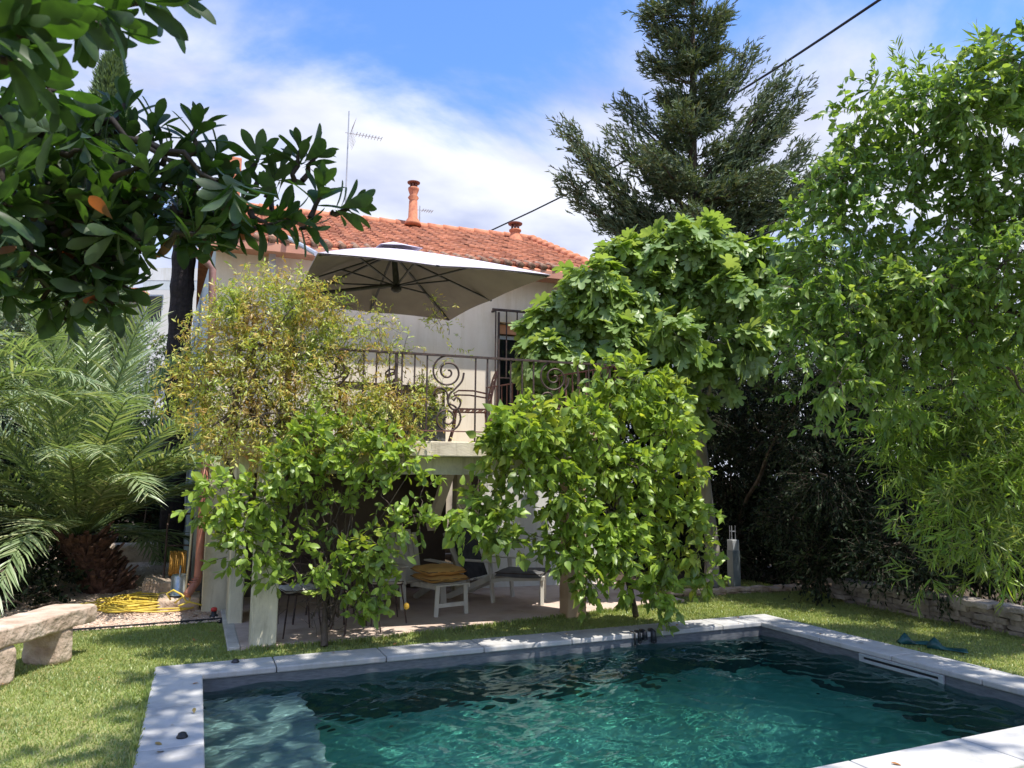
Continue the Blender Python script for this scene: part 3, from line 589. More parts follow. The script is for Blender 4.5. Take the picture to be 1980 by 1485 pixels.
# ------------------------------------------------------------ umbrella
um = empty('cantilever_umbrella', (.95, 9.1, TZ), 'large pale grey square cantilever umbrella open over the terrace', 'umbrella')
UZ = 4.12; cA, cB, cC, cD = (np.array(v) for v in ((1.06, 7.80, UZ), (3.74, 7.50, UZ), (3.42, 10.36, UZ), (.95, 10.40, UZ)))
apex = np.array([2.17, 8.95, 4.66]); hub = np.array([2.25, 9.05, UZ+.08])
cs = [cA, cB, cC, cD]; V = []; T = []; n = 14
for s_ in range(4):
    p, q = cs[s_], cs[(s_+1) % 4]
    for i in range(n+1):
        for j in range(n+1):
            u_, v_ = i/n, j/n   # v along edge, u apex->edge
            e = p+(q-p)*v_; pt = apex+(e-apex)*u_
            crown = .05*math.sin(math.pi*u_)*(1-.4*abs(2*v_-1)); pt = pt.copy(); pt[2] += crown-.0*u_
            pt[2] -= .05*math.sin(math.pi*v_)**2*u_*0 
            inw = .055*math.sin(math.pi*v_)*u_**3; cen = (cA+cB+cC+cD)/4; dd = cen-e; dd[2] = 0; pt += dd/np.linalg.norm(dd)*inw
            pt[2] += .07*math.sin(2*math.pi*v_)**2*u_*u_*.0 + .045*abs(math.sin(2*math.pi*v_))*u_*(.4)
            V.append(pt)
    o_ = s_*(n+1)**2
    for i in range(n):
        for j in range(n):
            a = o_+i*(n+1)+j; T += [(a, a+1, a+n+2), (a, a+n+2, a+n+1)]
M['underside'] = surf('canopy_underside', (.22, .19, .19), (.26, .23, .22), 3, .95, .2, 12, bdist=.02)  # darker underside colour, put in to deepen the shade below the canopy
tri_mesh('underside', [p-np.array([0, 0, .012]) for p in V], T, M['underside'], um)
can = tri_mesh('canopy', V, T, M['canopy'], um); sm_ = can.modifiers.new('solid', 'SOLIDIFY'); sm_.thickness = .006
b = B()
for s_ in range(4):
    p, q = cs[s_], cs[(s_+1) % 4]; c0 = apex*.8+(p-apex)*0+p*.2; c1 = apex*.8+q*.2
    b.add([apex+[0, 0, .10], c0+[0, 0, .08], c1+[0, 0, .08], (c0+c1)/2+[0, 0, .10]], [(0, 1, 3), (0, 3, 2)])
vt = b.build('vent_flap', M['canopy'], can); vt.modifiers.new('solid', 'SOLIDIFY').thickness = .005
b = B(); b.tube([hub-[0, 0, .06], hub+[0, 0, .03], apex+[0, 0, .02]], [.05, .045, .03], 10); b.lathe(hub-[0, 0, .09], [(.03, 0), (.07, .03), (.07, .06), (.04, .09)], 14); b.build('hub', M['frame_blk'], um)
ends = cs+[(cs[i]+cs[(i+1) % 4])/2 for i in range(4)]
for e in ends:
    top = apex+[0, 0, -.06]; e2 = e+[0, 0, -.02]+(apex-e)*.02
    b = B(); b.bar(top, e2, .028, .018); r_ = b.build('rib', M['frame_blk'], um)
    mid = top+(e2-top)*.56; c = B(); c.bar(hub, mid, .022, .018); c.build('strut', M['frame_blk'], r_)
b = B(); mp_ = np.array([.95, 9.1, 0]); b.tube([mp_+[0, 0, TZ], mp_+[0, 0, 3.75]], .035, 12); b.build('mast', M['frame_blk'], um)
b = B(); b.tube([mp_+[0, 0, 3.6], mp_+[.3, 0, 4.0], hub+[0, 0, .02]], .025, 8); b.build('arm', M['frame_blk'], um)
b = B(); b.box((.65, 8.8, TZ+.002), (1.25, 9.4, TZ+.06)); b.build('base', M['frame_blk'], um, bevel=.01)
# ------------------------------------------------------------ terrace furniture
def rot(v, a): c, s = math.cos(a), math.sin(a); return (v[0]*c-v[1]*s, v[0]*s+v[1]*c, v[2])
def iron_chair(x, y, a, lab, grp='iron chairs on the terrace'):
    e = empty('iron_chair', (x, y, TZ), lab, 'chair', grp)
    def W(px_, py_, pz): r = rot((px_, py_, pz), a); return (x+r[0], y+r[1], TZ+r[2])
    b = B()
    for i in range(6): yy = -.2+i*.08; b.bar(W(-.21, yy, .44), W(.21, yy, .44), .05, .008)
    b.bar(W(-.22, -.22, .435), W(-.22, .22, .435), .02); b.bar(W(.22, -.22, .435), W(.22, .22, .435), .02); b.build('seat', M['rusty'], e)
    b = B()
    for i in range(5): zz = .54+i*.085; o_ = .2+(zz-.44)*.22; b.bar(W(-.19, o_, zz), W(.19, o_, zz), .008, .045)
    for s1 in (-1, 1): b.tube([W(s1*.2, .2, .44), W(s1*.2, .29, .86), W(s1*.16, .31, .92), W(0, .315, .945)], .012, 6)
    b.build('backrest', M['rusty'], e)
    for s1 in (-1, 1):
        b = B(); b.tube([W(s1*.2, .24, .62), W(s1*.24, 0, .66), W(s1*.24, -.18, .66), W(s1*.24, -.24, .62), W(s1*.24, -.2, .58)], .011, 6); b.build('armrest', M['rusty'], e)
        for yy in (-.2, .2): b = B(); b.tube([W(s1*.2, yy, .44), W(s1*.2, yy*1.1, .22), W(s1*.23, yy*1.4, 0)], .012, 6); b.build('leg', M['rusty'], e)
iron_chair(3.12, 8.5, R(-105), 'slatted iron armchair at the right end of the terrace table')
iron_chair(2.45, 8.85, R(95), 'slatted iron armchair at the table facing the right hand chair')
te = empty('terrace_table', (2.1, 9.0, TZ), 'iron table under the umbrella on the terrace', 'table')
b = B(); b.box((1.5, 8.7, TZ+.72), (2.95, 9.3, TZ+.745)); b.build('table_top', M['iron'], te, bevel=.005)
for (a, c) in ((1.6, 8.8), (2.85, 8.8), (1.6, 9.2), (2.85, 9.2)): b = B(); b.tube([(a, c, TZ), (a, c, TZ+.72)], .018, 8); b.build('leg', M['iron'], te)
def pot(x, y, z, r, h, lab, square=False):
    b = B()
    if square: b.box((x-r, y-r*.7, z), (x+r, y+r*.7, z+h)); return tag(b.build('planter_box', M['greycloth'], None, bevel=.01), lab, 'planter')
    b.lathe((x, y, z), [(r*.7, 0), (r*.95, h*.8), (r*1.08, h*.82), (r*1.08, h), (r*.9, h), (r*.85, h*.9)], 24); return tag(b.build('plant_pot', M['orange_pot'], None, True), lab, 'pot')
pot(3.47, 7.83, TZ, .12, .22, 'terracotta pot on the terrace edge outside the side railing'); pot(2.35, 8.28, TZ, .30, .42, 'grey planter box of reddish foliage behind the scrolled railing', True)
pot(.95, 8.2, TZ, .2, .22, 'terracotta trough half hidden by the vine behind the railing')
# ------------------------------------------------------------ patio furniture
def adirondack(x, y, a, lab, extra=None):
    e = empty('deck_chair', (x, y, 0), lab, 'chair', 'painted wooden deck chairs on the patio')
    def W(px_, py_, pz): r = rot((px_, py_, pz), a); return (x+r[0], y+r[1], r[2])
    # local -y is the front
    b = B()
    for i in range(6): t = i/5; b.bar(W(-.26, -.3+t*.5, .36-.1*t), W(.26, -.3+t*.5, .36-.1*t), .075, .02)
    b.build('seat', M['furn'], e, bevel=.004)
    b = B()
    for i in range(7):
        xx = -.24+i*.08; top = 1.0-.9*xx*xx*1.6; b.bar(W(xx*.85, .2, .26), W(xx*1.1, .2+.42*top*.85, top), .070, .016, upv=(0, 1, .3))
    b.bar(W(-.25, .37, .55), W(.25, .37, .55), .02, .05); b.build('backrest', M['furn'], e, bevel=.004)
    for s1 in (-1, 1):
        b = B(); pts = [(-.30, .05), (-.33, .0), (-.33, -.0)]
        b.obox(W(s1*.33, -.08, .555), (.12, .62, .022), rot((1, 0, 0), a), rot((0, 1, 0), a)); b.build('armrest', M['furn'], e, bevel=.01)
        b = B(); b.bar(W(s1*.30, -.30, .0), W(s1*.30, -.24, .55), .085, .03, upv=rot((0, 1, 0), a)); b.build('leg', M['furn'], e, bevel=.004)
        b = B(); b.bar(W(s1*.28, .5, .0), W(s1*.28, -.3, .36), .03, .08); b.build('leg', M['furn'], e, bevel=.004)
    return e
def footstool(x, y, a, lab):
    e = empty('footstool', (x, y, 0), lab, 'footstool', 'wooden footstools in front of the deck chairs')
    def W(px_, py_, pz): r = rot((px_, py_, pz), a); return (x+r[0], y+r[1], r[2])
    b = B()
    for i in range(6): yy = -.2+i*.09; zz = .38-.02*((i-2)/3)**2; b.bar(W(-.24, yy, zz), W(.24, yy, zz), .07, .02)
    for s1 in (-1, 1): b.bar(W(s1*.235, -.24, .355), W(s1*.235, .34, .33), .022, .05)
    b.build('seat', M['furn'], e, bevel=.003)
    for s1 in (-1, 1):
        b = B(); b.bar(W(s1*.22, -.2, 0), W(s1*.2, -.2, .36), .055, .028); b.build('leg', M['furn'], e, bevel=.003)
    b = B(); b.bar(W(-.2, -.2, .13), W(.2, -.2, .13), .02, .05); b.build('stretcher', M['furn'], e)
    for s1 in (-1, 1): b = B(); b.bar(W(s1*.2, .3, .34), W(s1*.2, .5, .3), .03, .05); b.build('bracket', M['furn'], e)
def cushion(x, y, z, w_, d_, h, a, name, mat, lab, cat, grp=None, droop=0):
    n = 14; vs = []; fs = []
    for side in (1, -1):
        for i in range(n+1):
            for j in range(n+1):
                u_, v_ = 2*i/n-1, 2*j/n-1; e_ = (1-abs(u_)**6)*(1-abs(v_)**6)
                zz = side*h/2*(max(e_, 0)**.4)+.006*math.sin(u_*7+v_*3)
                p = rot((u_*w_/2*(1-.03*abs(v_)**3), v_*d_/2*(1-.03*abs(u_)**3), zz), a); vs.append((x+p[0], y+p[1], z+h/2+p[2]-droop*max(0, abs(u_)-.6)))
    q = (n+1)**2
    for s_ in (0, 1):
        for i in range(n):
            for j in range(n):
                a0 = s_*q+i*(n+1)+j; f = (a0, a0+n+1, a0+n+2, a0+1); fs.append(f if s_ == 0 else f[::-1])
    b = B(); b.add(vs, fs); o = b.build(name, mat, None, True); tag(o, lab, cat, grp)
    c = B(); ring = [rot((sx*w_/2*1.0, sy*d_/2*1.0, 0), a) for sx, sy in ((-1, -1), (1, -1), (1, 1), (-1, 1), (-1, -1))]
    c.tube([(x+r[0]*.965, y+r[1]*.965, z+h/2) for r in ring], .006, 5); c.build('piping', M['piping'], o)
    return o
adirondack(2.78, 9.75, R(12), 'pale wooden deck chair with slatted fan back behind the cushioned stool'); footstool(2.97, 9.02, R(12), 'pale wooden footstool carrying two yellow cushions')
cushion(2.95, 9.12, .395, .58, .58, .085, R(12), 'cushion', M['cush'], 'lower of the two yellow cushions stacked on the footstool', 'cushion', 'yellow cushions')
cushion(2.93, 9.12, .480, .56, .56, .10, R(9), 'cushion', M['cush'], 'upper plump yellow cushion on top of the footstool stack', 'cushion', 'yellow cushions')
adirondack(3.88, 9.9, R(40), 'pale deck chair with a black cover over its back'); footstool(4.32, 9.35, R(60), 'pale footstool under a dark grey cloth')
cushion(4.28, 9.42, .395, .72, .66, .05, R(50), 'seat_cloth', M['greycloth'], 'dark grey cloth draped over the right footstool', 'cloth', droop=.12)
b = B(); q = np.array([3.70, 10.13, .66]); b.obox(q, (.60, .08, .80), rot((1, 0, 0), R(40)), rot((0, 1, .4), R(40)), rot((0, .42, 1), R(40))); tag(b.build('chair_cover', M['blackcloth'], None, bevel=.04), 'black padded cover hung over the right deck chair', 'cover')
def wire_chair(x, y, a, lab):
    e = empty('wire_chair', (x, y, 0), lab, 'chair', 'dark wire chairs behind the left lemon tree')
    def W(px_, py_, pz): r = rot((px_, py_, pz), a); return (x+r[0], y+r[1], r[2])
    b = B(); b.tube([W(.2*math.cos(t), .2*math.sin(t), .44) for t in np.linspace(0, 2*math.pi, 17)], .009, 6)
    for i in range(5): b.tube([W(-.18, -.16+i*.08, .44), W(.18, -.16+i*.08, .44)], .005, 4)
    b.build('seat', M['iron'], e)
    b = B(); b.tube([W(-.19, .1, .44), W(-.19, .22, .75), W(0, .26, .86), W(.19, .22, .75), W(.19, .1, .44)], .009, 6)
    for i in range(3): b.tube([W(-.08+i*.08, .17, .44), W(-.08+i*.08, .24, .83)], .005, 4)
    b.build('backrest', M['iron'], e)
    for sx in (-1, 1):
        for sy in (-1, 1): b = B(); b.tube([W(sx*.15, sy*.15, .44), W(sx*.21, sy*.21, 0)], .009, 6); b.build('leg', M['iron'], e)
wire_chair(1.1, 8.45, R(10), 'dark wire chair just right of the front pillar'); wire_chair(1.72, 8.32, R(190), 'dark wire chair under the right side of the left lemon tree'); wire_chair(2.15, 8.75, R(90), 'dark wire chair nearest the deck chair')
cushion(1.1, 8.45, .452, .4, .4, .06, R(10), 'seat_pad', M['cushw'], 'pale seat pad on the wire chair by the pillar', 'cushion'); cushion(2.15, 8.75, .452, .4, .4, .06, R(80), 'seat_pad', M['cushw'], 'white seat pad on the wire chair nearest the deck chair', 'cushion')
te = empty('patio_table', (1.5, 9.1, 0), 'round dark iron table behind the left lemon tree', 'table'); b = B(); b.lathe((1.5, 9.1, .70), [(.5, 0), (.5, .02)], 28); b.build('table_top', M['iron'], te)
for t in range(4): a = t*math.pi/2+.4; b = B(); b.tube([(1.5+.35*math.cos(a), 9.1+.35*math.sin(a), .7), (1.5+.42*math.cos(a), 9.1+.42*math.sin(a), 0)], .012, 6); b.build('leg', M['iron'], te)
# ------------------------------------------------------------ bollard light, bench, small things at the left
q = PZ(1420, 1130); bx, by = q[0], q[1]
lt = empty('garden_light', (bx, by, G), 'grey square bollard light with a wire cage top by the fig trunk', 'light')
b = B(); b.box((bx-.075, by-.075, G), (bx+.075, by+.075, .55)); b.build('post', M['lamp'], lt, bevel=.006)
b = B(); b.box((bx-.068, by-.068, .551), (bx+.068, by+.068, .72)); b.build('lamp_head', M['lampwhite'], lt, bevel=.004)
b = B()
for i in range(5):
    t = i*2*math.pi/5; b.tube([(bx+.05*math.cos(t), by+.05*math.sin(t), .72), (bx+.05*math.cos(t), by+.05*math.sin(t), .95)], .004, 5)
b.tube([(bx+.05*math.cos(t), by+.05*math.sin(t), .86) for t in np.linspace(0, 6.283, 13)], .004, 5); b.build('cage', M['alu'], lt)
def rough_block(b, pts_lo, pts_hi, nsub=7, amp=.02, seed=0, rnd=.02):
    """hexahedron with noisy faces; pts_* are 4 corners each"""
    lo = [np.array(p, float) for p in pts_lo]; hi = [np.array(p, float) for p in pts_hi]
    from mathutils import noise
    def tri(u_, v_, w_):
        a = lo[0]*(1-u_)*(1-v_)+lo[1]*u_*(1-v_)+lo[2]*u_*v_+lo[3]*(1-u_)*v_; c = hi[0]*(1-u_)*(1-v_)+hi[1]*u_*(1-v_)+hi[2]*u_*v_+hi[3]*(1-u_)*v_
        p = a*(1-w_)+c*w_; cen = (sum(lo)+sum(hi))/8
        # round the corners
        ed = max(0, (abs(2*u_-1)**6+abs(2*v_-1)**6+abs(2*w_-1)**6)-1.2); q_ = p+(cen-p)/np.linalg.norm(cen-p)*rnd*ed
        nz = noise.noise_vector(Vector(q_*4+seed)); nz2 = noise.noise_vector(Vector(q_*13+seed)); return q_+np.array(nz)*amp+np.array(nz2)*amp*.5
    idx = {}; vs = []; fs = []
    def vid(i, j, k_):
        if (i, j, k_) not in idx: idx[(i, j, k_)] = len(vs); vs.append(tri(i/nsub, j/nsub, k_/nsub))
        return idx[(i, j, k_)]
    n = nsub
    for i in range(n):
        for j in range(n):
            fs += [(vid(i, j, 0), vid(i, j+1, 0), vid(i+1, j+1, 0), vid(i+1, j, 0)), (vid(i, j, n), vid(i+1, j, n), vid(i+1, j+1, n), vid(i, j+1, n)),
                   (vid(i, 0, j), vid(i+1, 0, j), vid(i+1, 0, j+1), vid(i, 0, j+1)), (vid(i, n, j), vid(i, n, j+1), vid(i+1, n, j+1), vid(i+1, n, j)),
                   (vid(0, i, j), vid(0, i, j+1), vid(0, i+1, j+1), vid(0, i+1, j)), (vid(n, i, j), vid(n, i+1, j), vid(n, i+1, j+1), vid(n, i, j+1))]
    b.add(vs, fs)
be = empty('stone_bench', (-1.5, 7.9, G), 'rough pinkish stone bench on two block legs at the left of the lawn', 'bench')
b = B(); d1 = np.array([.45, .89, 0]); d1 = d1/np.linalg.norm(d1); pr = np.array([-d1[1], d1[0], 0])
f0 = np.array([-1.72, 6.68, 0]); L_ = 1.95; f1 = f0+d1*L_
rough_block(b, [f0+[0, 0, .27], f1+[0, 0, .27], f1+pr*.42+[0, 0, .27], f0+pr*.42+[0, 0, .27]], [f0+[0, 0, .43], f1+[0, 0, .43], f1+pr*.42+[0, 0, .43], f0+pr*.42+[0, 0, .43]], 22, .014); b.build('seat', M['stone'], be, False)
for t, sd in ((.63, 3), (1.45, 9)):
    c = f0+d1*t+pr*.02; e = c+d1*(.3 if t < 1 else .22); b = B()
    rough_block(b, [c+[0, 0, G-.02], e+[0, 0, G-.02], e+pr*.36+[0, 0, G-.02], c+pr*.36+[0, 0, G-.02]], [c+[0, 0, .29], e+[0, 0, .29], e+pr*.36+[0, 0, .29], c+pr*.36+[0, 0, .29]], 8, .018, sd); b.build('leg', M['stone'], be, True)
def rock(x0, x1, y0, y1, z0, z1, lab, seed, grp='stone blocks beside the gravel path'):
    b = B(); rough_block(b, [(x0, y0, z0), (x1, y0, z0), (x1, y1, z0), (x0, y1, z0)], [(x0, y0, z1), (x1, y0, z1), (x1, y1, z1), (x0, y1, z1)], 9, .02, seed); tag(b.build('stone_block', M['stone'], None, True), lab, 'stone', grp)
rock(-.62, -.12, 11.3, 12.1, -.05, .26, 'flat pale stone block beside the gravel path', 1); rock(-.38, .12, 10.35, 11.0, -.05, .15, 'low stone block under the zinc watering can', 5)
rock(-1.5, -.4, 15.2, 15.8, .0, .45, 'far stone step at the end of the gravel path', 8)
# watering can
q = PY(346, 1140, 10.6); wx, wy = q[0], 10.62; wc = empty('watering_can', (wx, wy, .15), 'zinc watering can standing on the low stone block', 'watering can')
b = B(); b.lathe((wx, wy, .165), [(.13, 0), (.12, .01), (.105, .02), (.10, .24), (.09, .26)], 22); b.build('body', M['zinc'], wc, True)
b = B(); b.tube([(wx, wy-.09, .40), (wx, wy-.07, .50), (wx, wy+.03, .53), (wx, wy+.11, .45), (wx, wy+.12, .25)], .012, 8); b.build('handle', M['zinc'], wc, True)
b = B(); b.tube([(wx+.09, wy, .22), (wx+.22, wy, .38), (wx+.26, wy, .42)], [.03, .018, .014], 8); b.lathe((wx+.27, wy, .42), [(.012, 0), (.045, .03), (.04, .035)], 12); b.build('spout', M['zinc'], wc, True)
# broom handle
b = B(); b.tube([PY(358, 1150, 10.2), PY(366, 1080, 10.35), PY(371, 1018, 10.45)], .013, 8); o = tag(b.build('broom_handle', M['wood'], None, True), 'pale wooden broom handle leaning beside the downpipe', 'broom')
# hose reel
q = PY(345, 1070, 11.7); hr = empty('hose_reel_cart', (q[0], 11.7, .1), 'metal hose reel cart wound with orange hose by the house wall', 'hose reel')
b = B(); hx = q[0]
for s1 in (-.17, .17): b.tube([(hx+s1, 11.6, .05), (hx+s1, 11.75, 1.0), (hx+s1*.9, 11.85, 1.15)], .014, 8)
b.tube([(hx-.17, 11.75, .7), (hx+.17, 11.75, .7)], .012, 8); b.tube([(hx-.17, 11.6, .1), (hx+.17, 11.6, .1)], .012, 8); b.tube([(hx-.15, 11.85, 1.15), (hx+.15, 11.85, 1.15)], .014, 8); b.build('frame', M['iron'], hr)
b = B()
for i in range(9): xx = hx-.1+i*.025; b.tube([(xx, 11.7+.17*math.cos(t), .45+.17*math.sin(t)) for t in np.linspace(0, 6.283, 17)], .0125, 6)
b.build('hose', M['hoseo'], hr, True)
# yellow hose coil
b = B(); cen = PZ(305, 1170, 0)
for i in range(22):
    cx_, cy_ = cen[0]+rng.normal()*.14, cen[1]+rng.normal()*.10; rx, ry = rng.uniform(.42, .78), rng.uniform(.22, .46); ph = rng.uniform(0, 6.28); z0 = .0+i*.005; a_ = rng.normal()*.25
    ts = np.linspace(ph, ph+5.9, 30); pts = []
    for t in ts:
        u_, v_ = rx*math.cos(t), ry*math.sin(t); pts.append((cx_+u_*math.cos(a_)-v_*math.sin(a_), cy_+u_*math.sin(a_)+v_*math.cos(a_), max(-.01, z0+.02*math.sin(3*t+i))))
    pts = [p if p[0] < .12 else (.12-(p[0]-.12)*.3, p[1], p[2]+.02) for p in pts]
    b.tube(pts, .011, 6)
b.tube([PY(330, 1160, 10.1), PY(322, 1148, 10.1), PY(335, 1141, 10.1), PY(352, 1150, 10.05), PY(360, 1162, 10.0), PY(390, 1170, 9.95)], .012, 6)
b.tube([PY(338, 1166, 10.1), PY(355, 1152, 10.05), PY(368, 1154, 10.05), PY(366, 1164, 10.0), PY(345, 1172, 9.95)], .012, 6)
tag(b.build('garden_hose', M['yellow'], None, True), 'tangled yellow garden hose coiled on the gravel', 'hose')
# red nozzle box
rx_, ry_ = PZ(412, 1178)[0], 9.9
b = B(); b.lathe((rx_, ry_, G), [(.05, 0), (.05, .03), (.03, .04), (.03, .10)], 14); sn = b.build('pump_stand', M['blackr'], None, True); tag(sn, 'small black and red hose fitting at the foot of the corner pier', 'hose fitting'); b = B(); b.lathe((rx_, ry_, .05), [(.036, 0), (.036, .035), (.015, .045)], 12); b.build('red_collar', M['red'], sn, True)
# ------------------------------------------------------------ dry stone walls
def stonewall(name, p, q, rows, h, lab, sz=.22, dp=.3, mat='stone'):
    rs = random.Random(5); b = B(); p, q = np.array(p, float), np.array(q, float); ln = np.linalg.norm(q-p); d = (q-p)/ln; nn_ = np.array([-d[1], d[0], 0]); z = G-.03; s_ = 0
    for r in range(rows):
        hh = h/rows*rng.uniform(.85, 1.15); u_ = -rng.uniform(0, .1)
        while u_ < ln:
            w_ = sz*rng.uniform(.6, 1.5); s_ += 1; o_ = rng.normal()*.018; c = p+d*u_+nn_*(o_+.04*r); e = c+d*(w_*.97)
            z1 = z+hh*rng.uniform(.9, 1.05)
            rough_block(b, [c+[0, 0, z], e+[0, 0, z], e+nn_*dp+[0, 0, z], c+nn_*dp+[0, 0, z]], [c+[0, 0, z1], e+[0, 0, z1], e+nn_*dp+[0, 0, z1], c+nn_*dp+[0, 0, z1]], 4, .022, s_*1.7, .006); u_ += w_
        z += hh
    tag(b.build(name, M[mat], None, False), lab, 'wall')
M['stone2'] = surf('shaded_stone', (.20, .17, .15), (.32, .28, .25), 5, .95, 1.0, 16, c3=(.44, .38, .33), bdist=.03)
p0 = PZ(1660, 1158); p1 = PZ(1990, 1222)
stonewall('dry_stone_wall', (p1[0]+.1, p1[1]-2.2, 0), (p0[0], p0[1], 0), 5, .36, 'low dry stone wall below the bamboo at the right of the lawn', mat='stone2')
stonewall('dry_stone_edging', (8.9, 9.15, 0), (6.75, 9.35, 0), 2, .13, 'low reddish stone edging around the bed under the fig tree', .16, .2)
# ------------------------------------------------------------ trees and plants
def crown(lv, tw, blobs, size, twl, per, nl, droop=.3, spread=.8, wood=.004, upb=.5, origin=None, core=.55, bias=0.):
    """blobs: (centre, radius, density). twigs start inside the blob and push outwards"""
    for (c, r, dens) in blobs:
        n_ = max(2, int(per*dens*(r/.35)**2)); rd = rdir(n_); rr = r*rng.uniform(.15, 1, n_)**.6
        for i in range(n_):
            p = c+rd[i]*rr[i]*core*1.3; d = rd[i]+np.array([0, 0, bias])+rng.normal(size=3)*.35
            spray(lv, tw, p, d, twl*rng.uniform(.6, 1.3), nl, size, droop, spread, wood, upb)
def limbs(tw, base, blobs, r0, hub=None, sag=.05, jit=.04, r1=.008):
    hub = base if hub is None else hub
    for (c, r, dens) in blobs:
        s_ = hub+(np.array(base)-hub)*rng.uniform(0, .35); tw.add(curve(s_, c, sag, 6, jit), r0*rng.uniform(.3, .55), r1, 6)
def px_blobs(lst, jd=.25):
    out = []
    for q in lst:
        x, y, rp_, d = q[:4]; dens = q[4] if len(q) > 4 else 1.0
        dd = d+rng.uniform(-jd, jd); out.append((PD(x, y, dd), rp_*d/F, dens))
    return out
def tree(name, base, label, cat, mat_leaf, mat_bark, blobs, tmpl_, size, twl, per, nl, trunk, r0, group=None, **kw):
    e = empty(name, base, label, cat, group); lv = Leaves(tmpl_); tw = Twigs()
    hub_ = np.array(trunk[-1], float); tr_ = tw; tr_.add([np.array(base, float)]+[np.array(q, float) for q in trunk], r0*1.15, r0*.6, 10)
    nodes = [(hub_, r0*.55)]
    for (c, r, dn) in sorted(blobs, key=lambda q: np.linalg.norm(q[0]-hub_)):
        k_ = min(range(len(nodes)), key=lambda m_: np.linalg.norm(nodes[m_][0]-c)*1.0+.25*np.linalg.norm(nodes[m_][0]-hub_)*.3)
        p0_, rr_ = nodes[k_]; r1_ = max(.004, rr_*.62); cv = curve(p0_, c, .03, 6, .035); tr_.add(cv, rr_*.85, r1_*.8, 6); nodes += [(cv[2], rr_*.8), (cv[4], rr_*.7), (c, r1_)]
    crown(lv, tw, blobs, size, twl, per, nl, **kw)
    tw.build('trunk', mat_bark, e); lv.build('crown', mat_leaf, e); return e
# left lemon tree
bl = px_blobs([(430, 960, 42, 7.7), (470, 1010, 45, 7.7), (420, 1040, 30, 7.7, .6), (520, 960, 45, 7.9), (560, 900, 50, 7.9), (620, 850, 45, 7.9), (690, 830, 40, 7.8, .8), (750, 850, 38, 7.9, .8), (700, 880, 50, 7.9), (780, 880, 35, 7.9), (640, 930, 45, 7.9, .8),
    (560, 1000, 40, 7.7, .7), (500, 1060, 40, 7.6, .7), (560, 1070, 35, 7.6, .5), (640, 1080, 35, 7.5), (690, 1080, 40, 7.4, 1.2), (728, 1060, 36, 7.5, 1.2), (768, 1015, 28, 7.6, 1.1), (810, 1000, 32, 7.8), (720, 1130, 40, 7.4, 1.1), (690, 1160, 25, 7.4), (640, 1140, 25, 7.5, .6), (590, 860, 30, 7.8), (740, 950, 30, 7.9, .5), (650, 1000, 30, 8.0, .5), (820, 940, 22, 7.8, .8), (400, 920, 24, 7.6, .8), (385, 980, 22, 7.6, .8), (455, 1070, 32, 7.5, .7), (520, 1110, 28, 7.5, .5), (560, 1130, 22, 7.5, .4), (680, 1190, 16, 7.4, .7), (600, 1110, 26, 7.5, .5), (745, 1180, 14, 7.4, .8)])
bl = [(np.array([0, 0, EYE])+(c-np.array([0, 0, EYE]))*min(1, (7.58+rng.uniform(-.15, .12))/c[1]), r, dn) for c, r, dn in bl]
lbase = PZ(627, 1250, G)
e = tree('lemon_tree', lbase, 'young lemon tree in front of the left pillar and patio, with one fruit', 'tree', M['lemon'], M['bark'], bl, OVAL, .092, .17, 66, 7, [PD(628, 1200, 7.55), PD(630, 1130, 7.6)], .035, group='lemon trees', droop=.15)
b = B(); q = PD(786, 1172, 7.45); b.lathe(q-[0, 0, .035], [(.006, 0), (.022, .008), (.03, .03), (.024, .055), (.008, .068)], 14); b.build('fruit', M['lemonfruit'], e, True)
st = Twigs()
for i in range(26): x0 = rng.uniform(600, 690); st.add([PD(627+rng.normal()*12, 1190+rng.uniform(-30, 30), 7.6), PD(x0, 1080, 7.6+rng.normal()*.2), PD(x0+rng.normal()*40, 960+rng.normal()*40, 7.7+rng.normal()*.2)], .009, .004, 5)
for i in range(110):
    a0 = PD(627+rng.normal()*30, 1160+rng.uniform(-60, 60), 7.55+rng.normal()*.15); dv = nrm(np.array([rng.normal(), rng.normal()*.5, rng.uniform(-.6, .9)])); st.add([a0, a0+dv*.12, a0+dv*.2+rng.normal(size=3)*.04], .0035, .0012, 3)
st.build('inner_stems', M['bark'], e)
# right lemon tree
bl = px_blobs([(900, 985, 32, 8.4), (940, 960, 35, 8.4), (960, 1010, 40, 8.4), (990, 1050, 30, 8.4, .8), (900, 1010, 20, 8.3, .6), (980, 850, 45, 8.6), (1040, 830, 50, 8.7), (990, 805, 28, 8.5), (1010, 900, 40, 8.6, .8), (1080, 880, 50, 8.7), (1130, 820, 55, 8.7), (1200, 780, 55, 8.7), (1230, 730, 40, 8.7), (1290, 770, 45, 8.7), (1300, 840, 50, 8.6), (1160, 900, 50, 8.6), (1240, 900, 50, 8.6), (1310, 920, 50, 8.5), (1100, 960, 45, 8.5, .9), (1180, 980, 50, 8.4), (1215, 1020, 40, 8.2), (960, 870, 30, 8.4), (990, 830, 30, 8.4), (1260, 990, 50, 8.4), (1330, 990, 40, 8.4), (1200, 1060, 50, 8.2), (1290, 1070, 40, 8.2), (1350, 1060, 30, 8.2), (1130, 1040, 40, 8.3, .9), (1050, 1040, 30, 8.4, .6), (1150, 1110, 30, 8.1), (1280, 1140, 40, 8.0, 1.2), (1370, 1110, 30, 8.2, .8), (1220, 1130, 25, 8.1, .7), (1130, 1150, 22, 8.1, .6), (1060, 960, 30, 8.6, .5), (1105, 1010, 34, 8.2), (1095, 1065, 30, 8.15), (1120, 1095, 28, 8.1), (1080, 1000, 25, 8.5, .4), (1160, 720, 30, 8.7, .8), (1040, 780, 25, 8.7, .8), (1290, 1185, 22, 7.9, .9)])
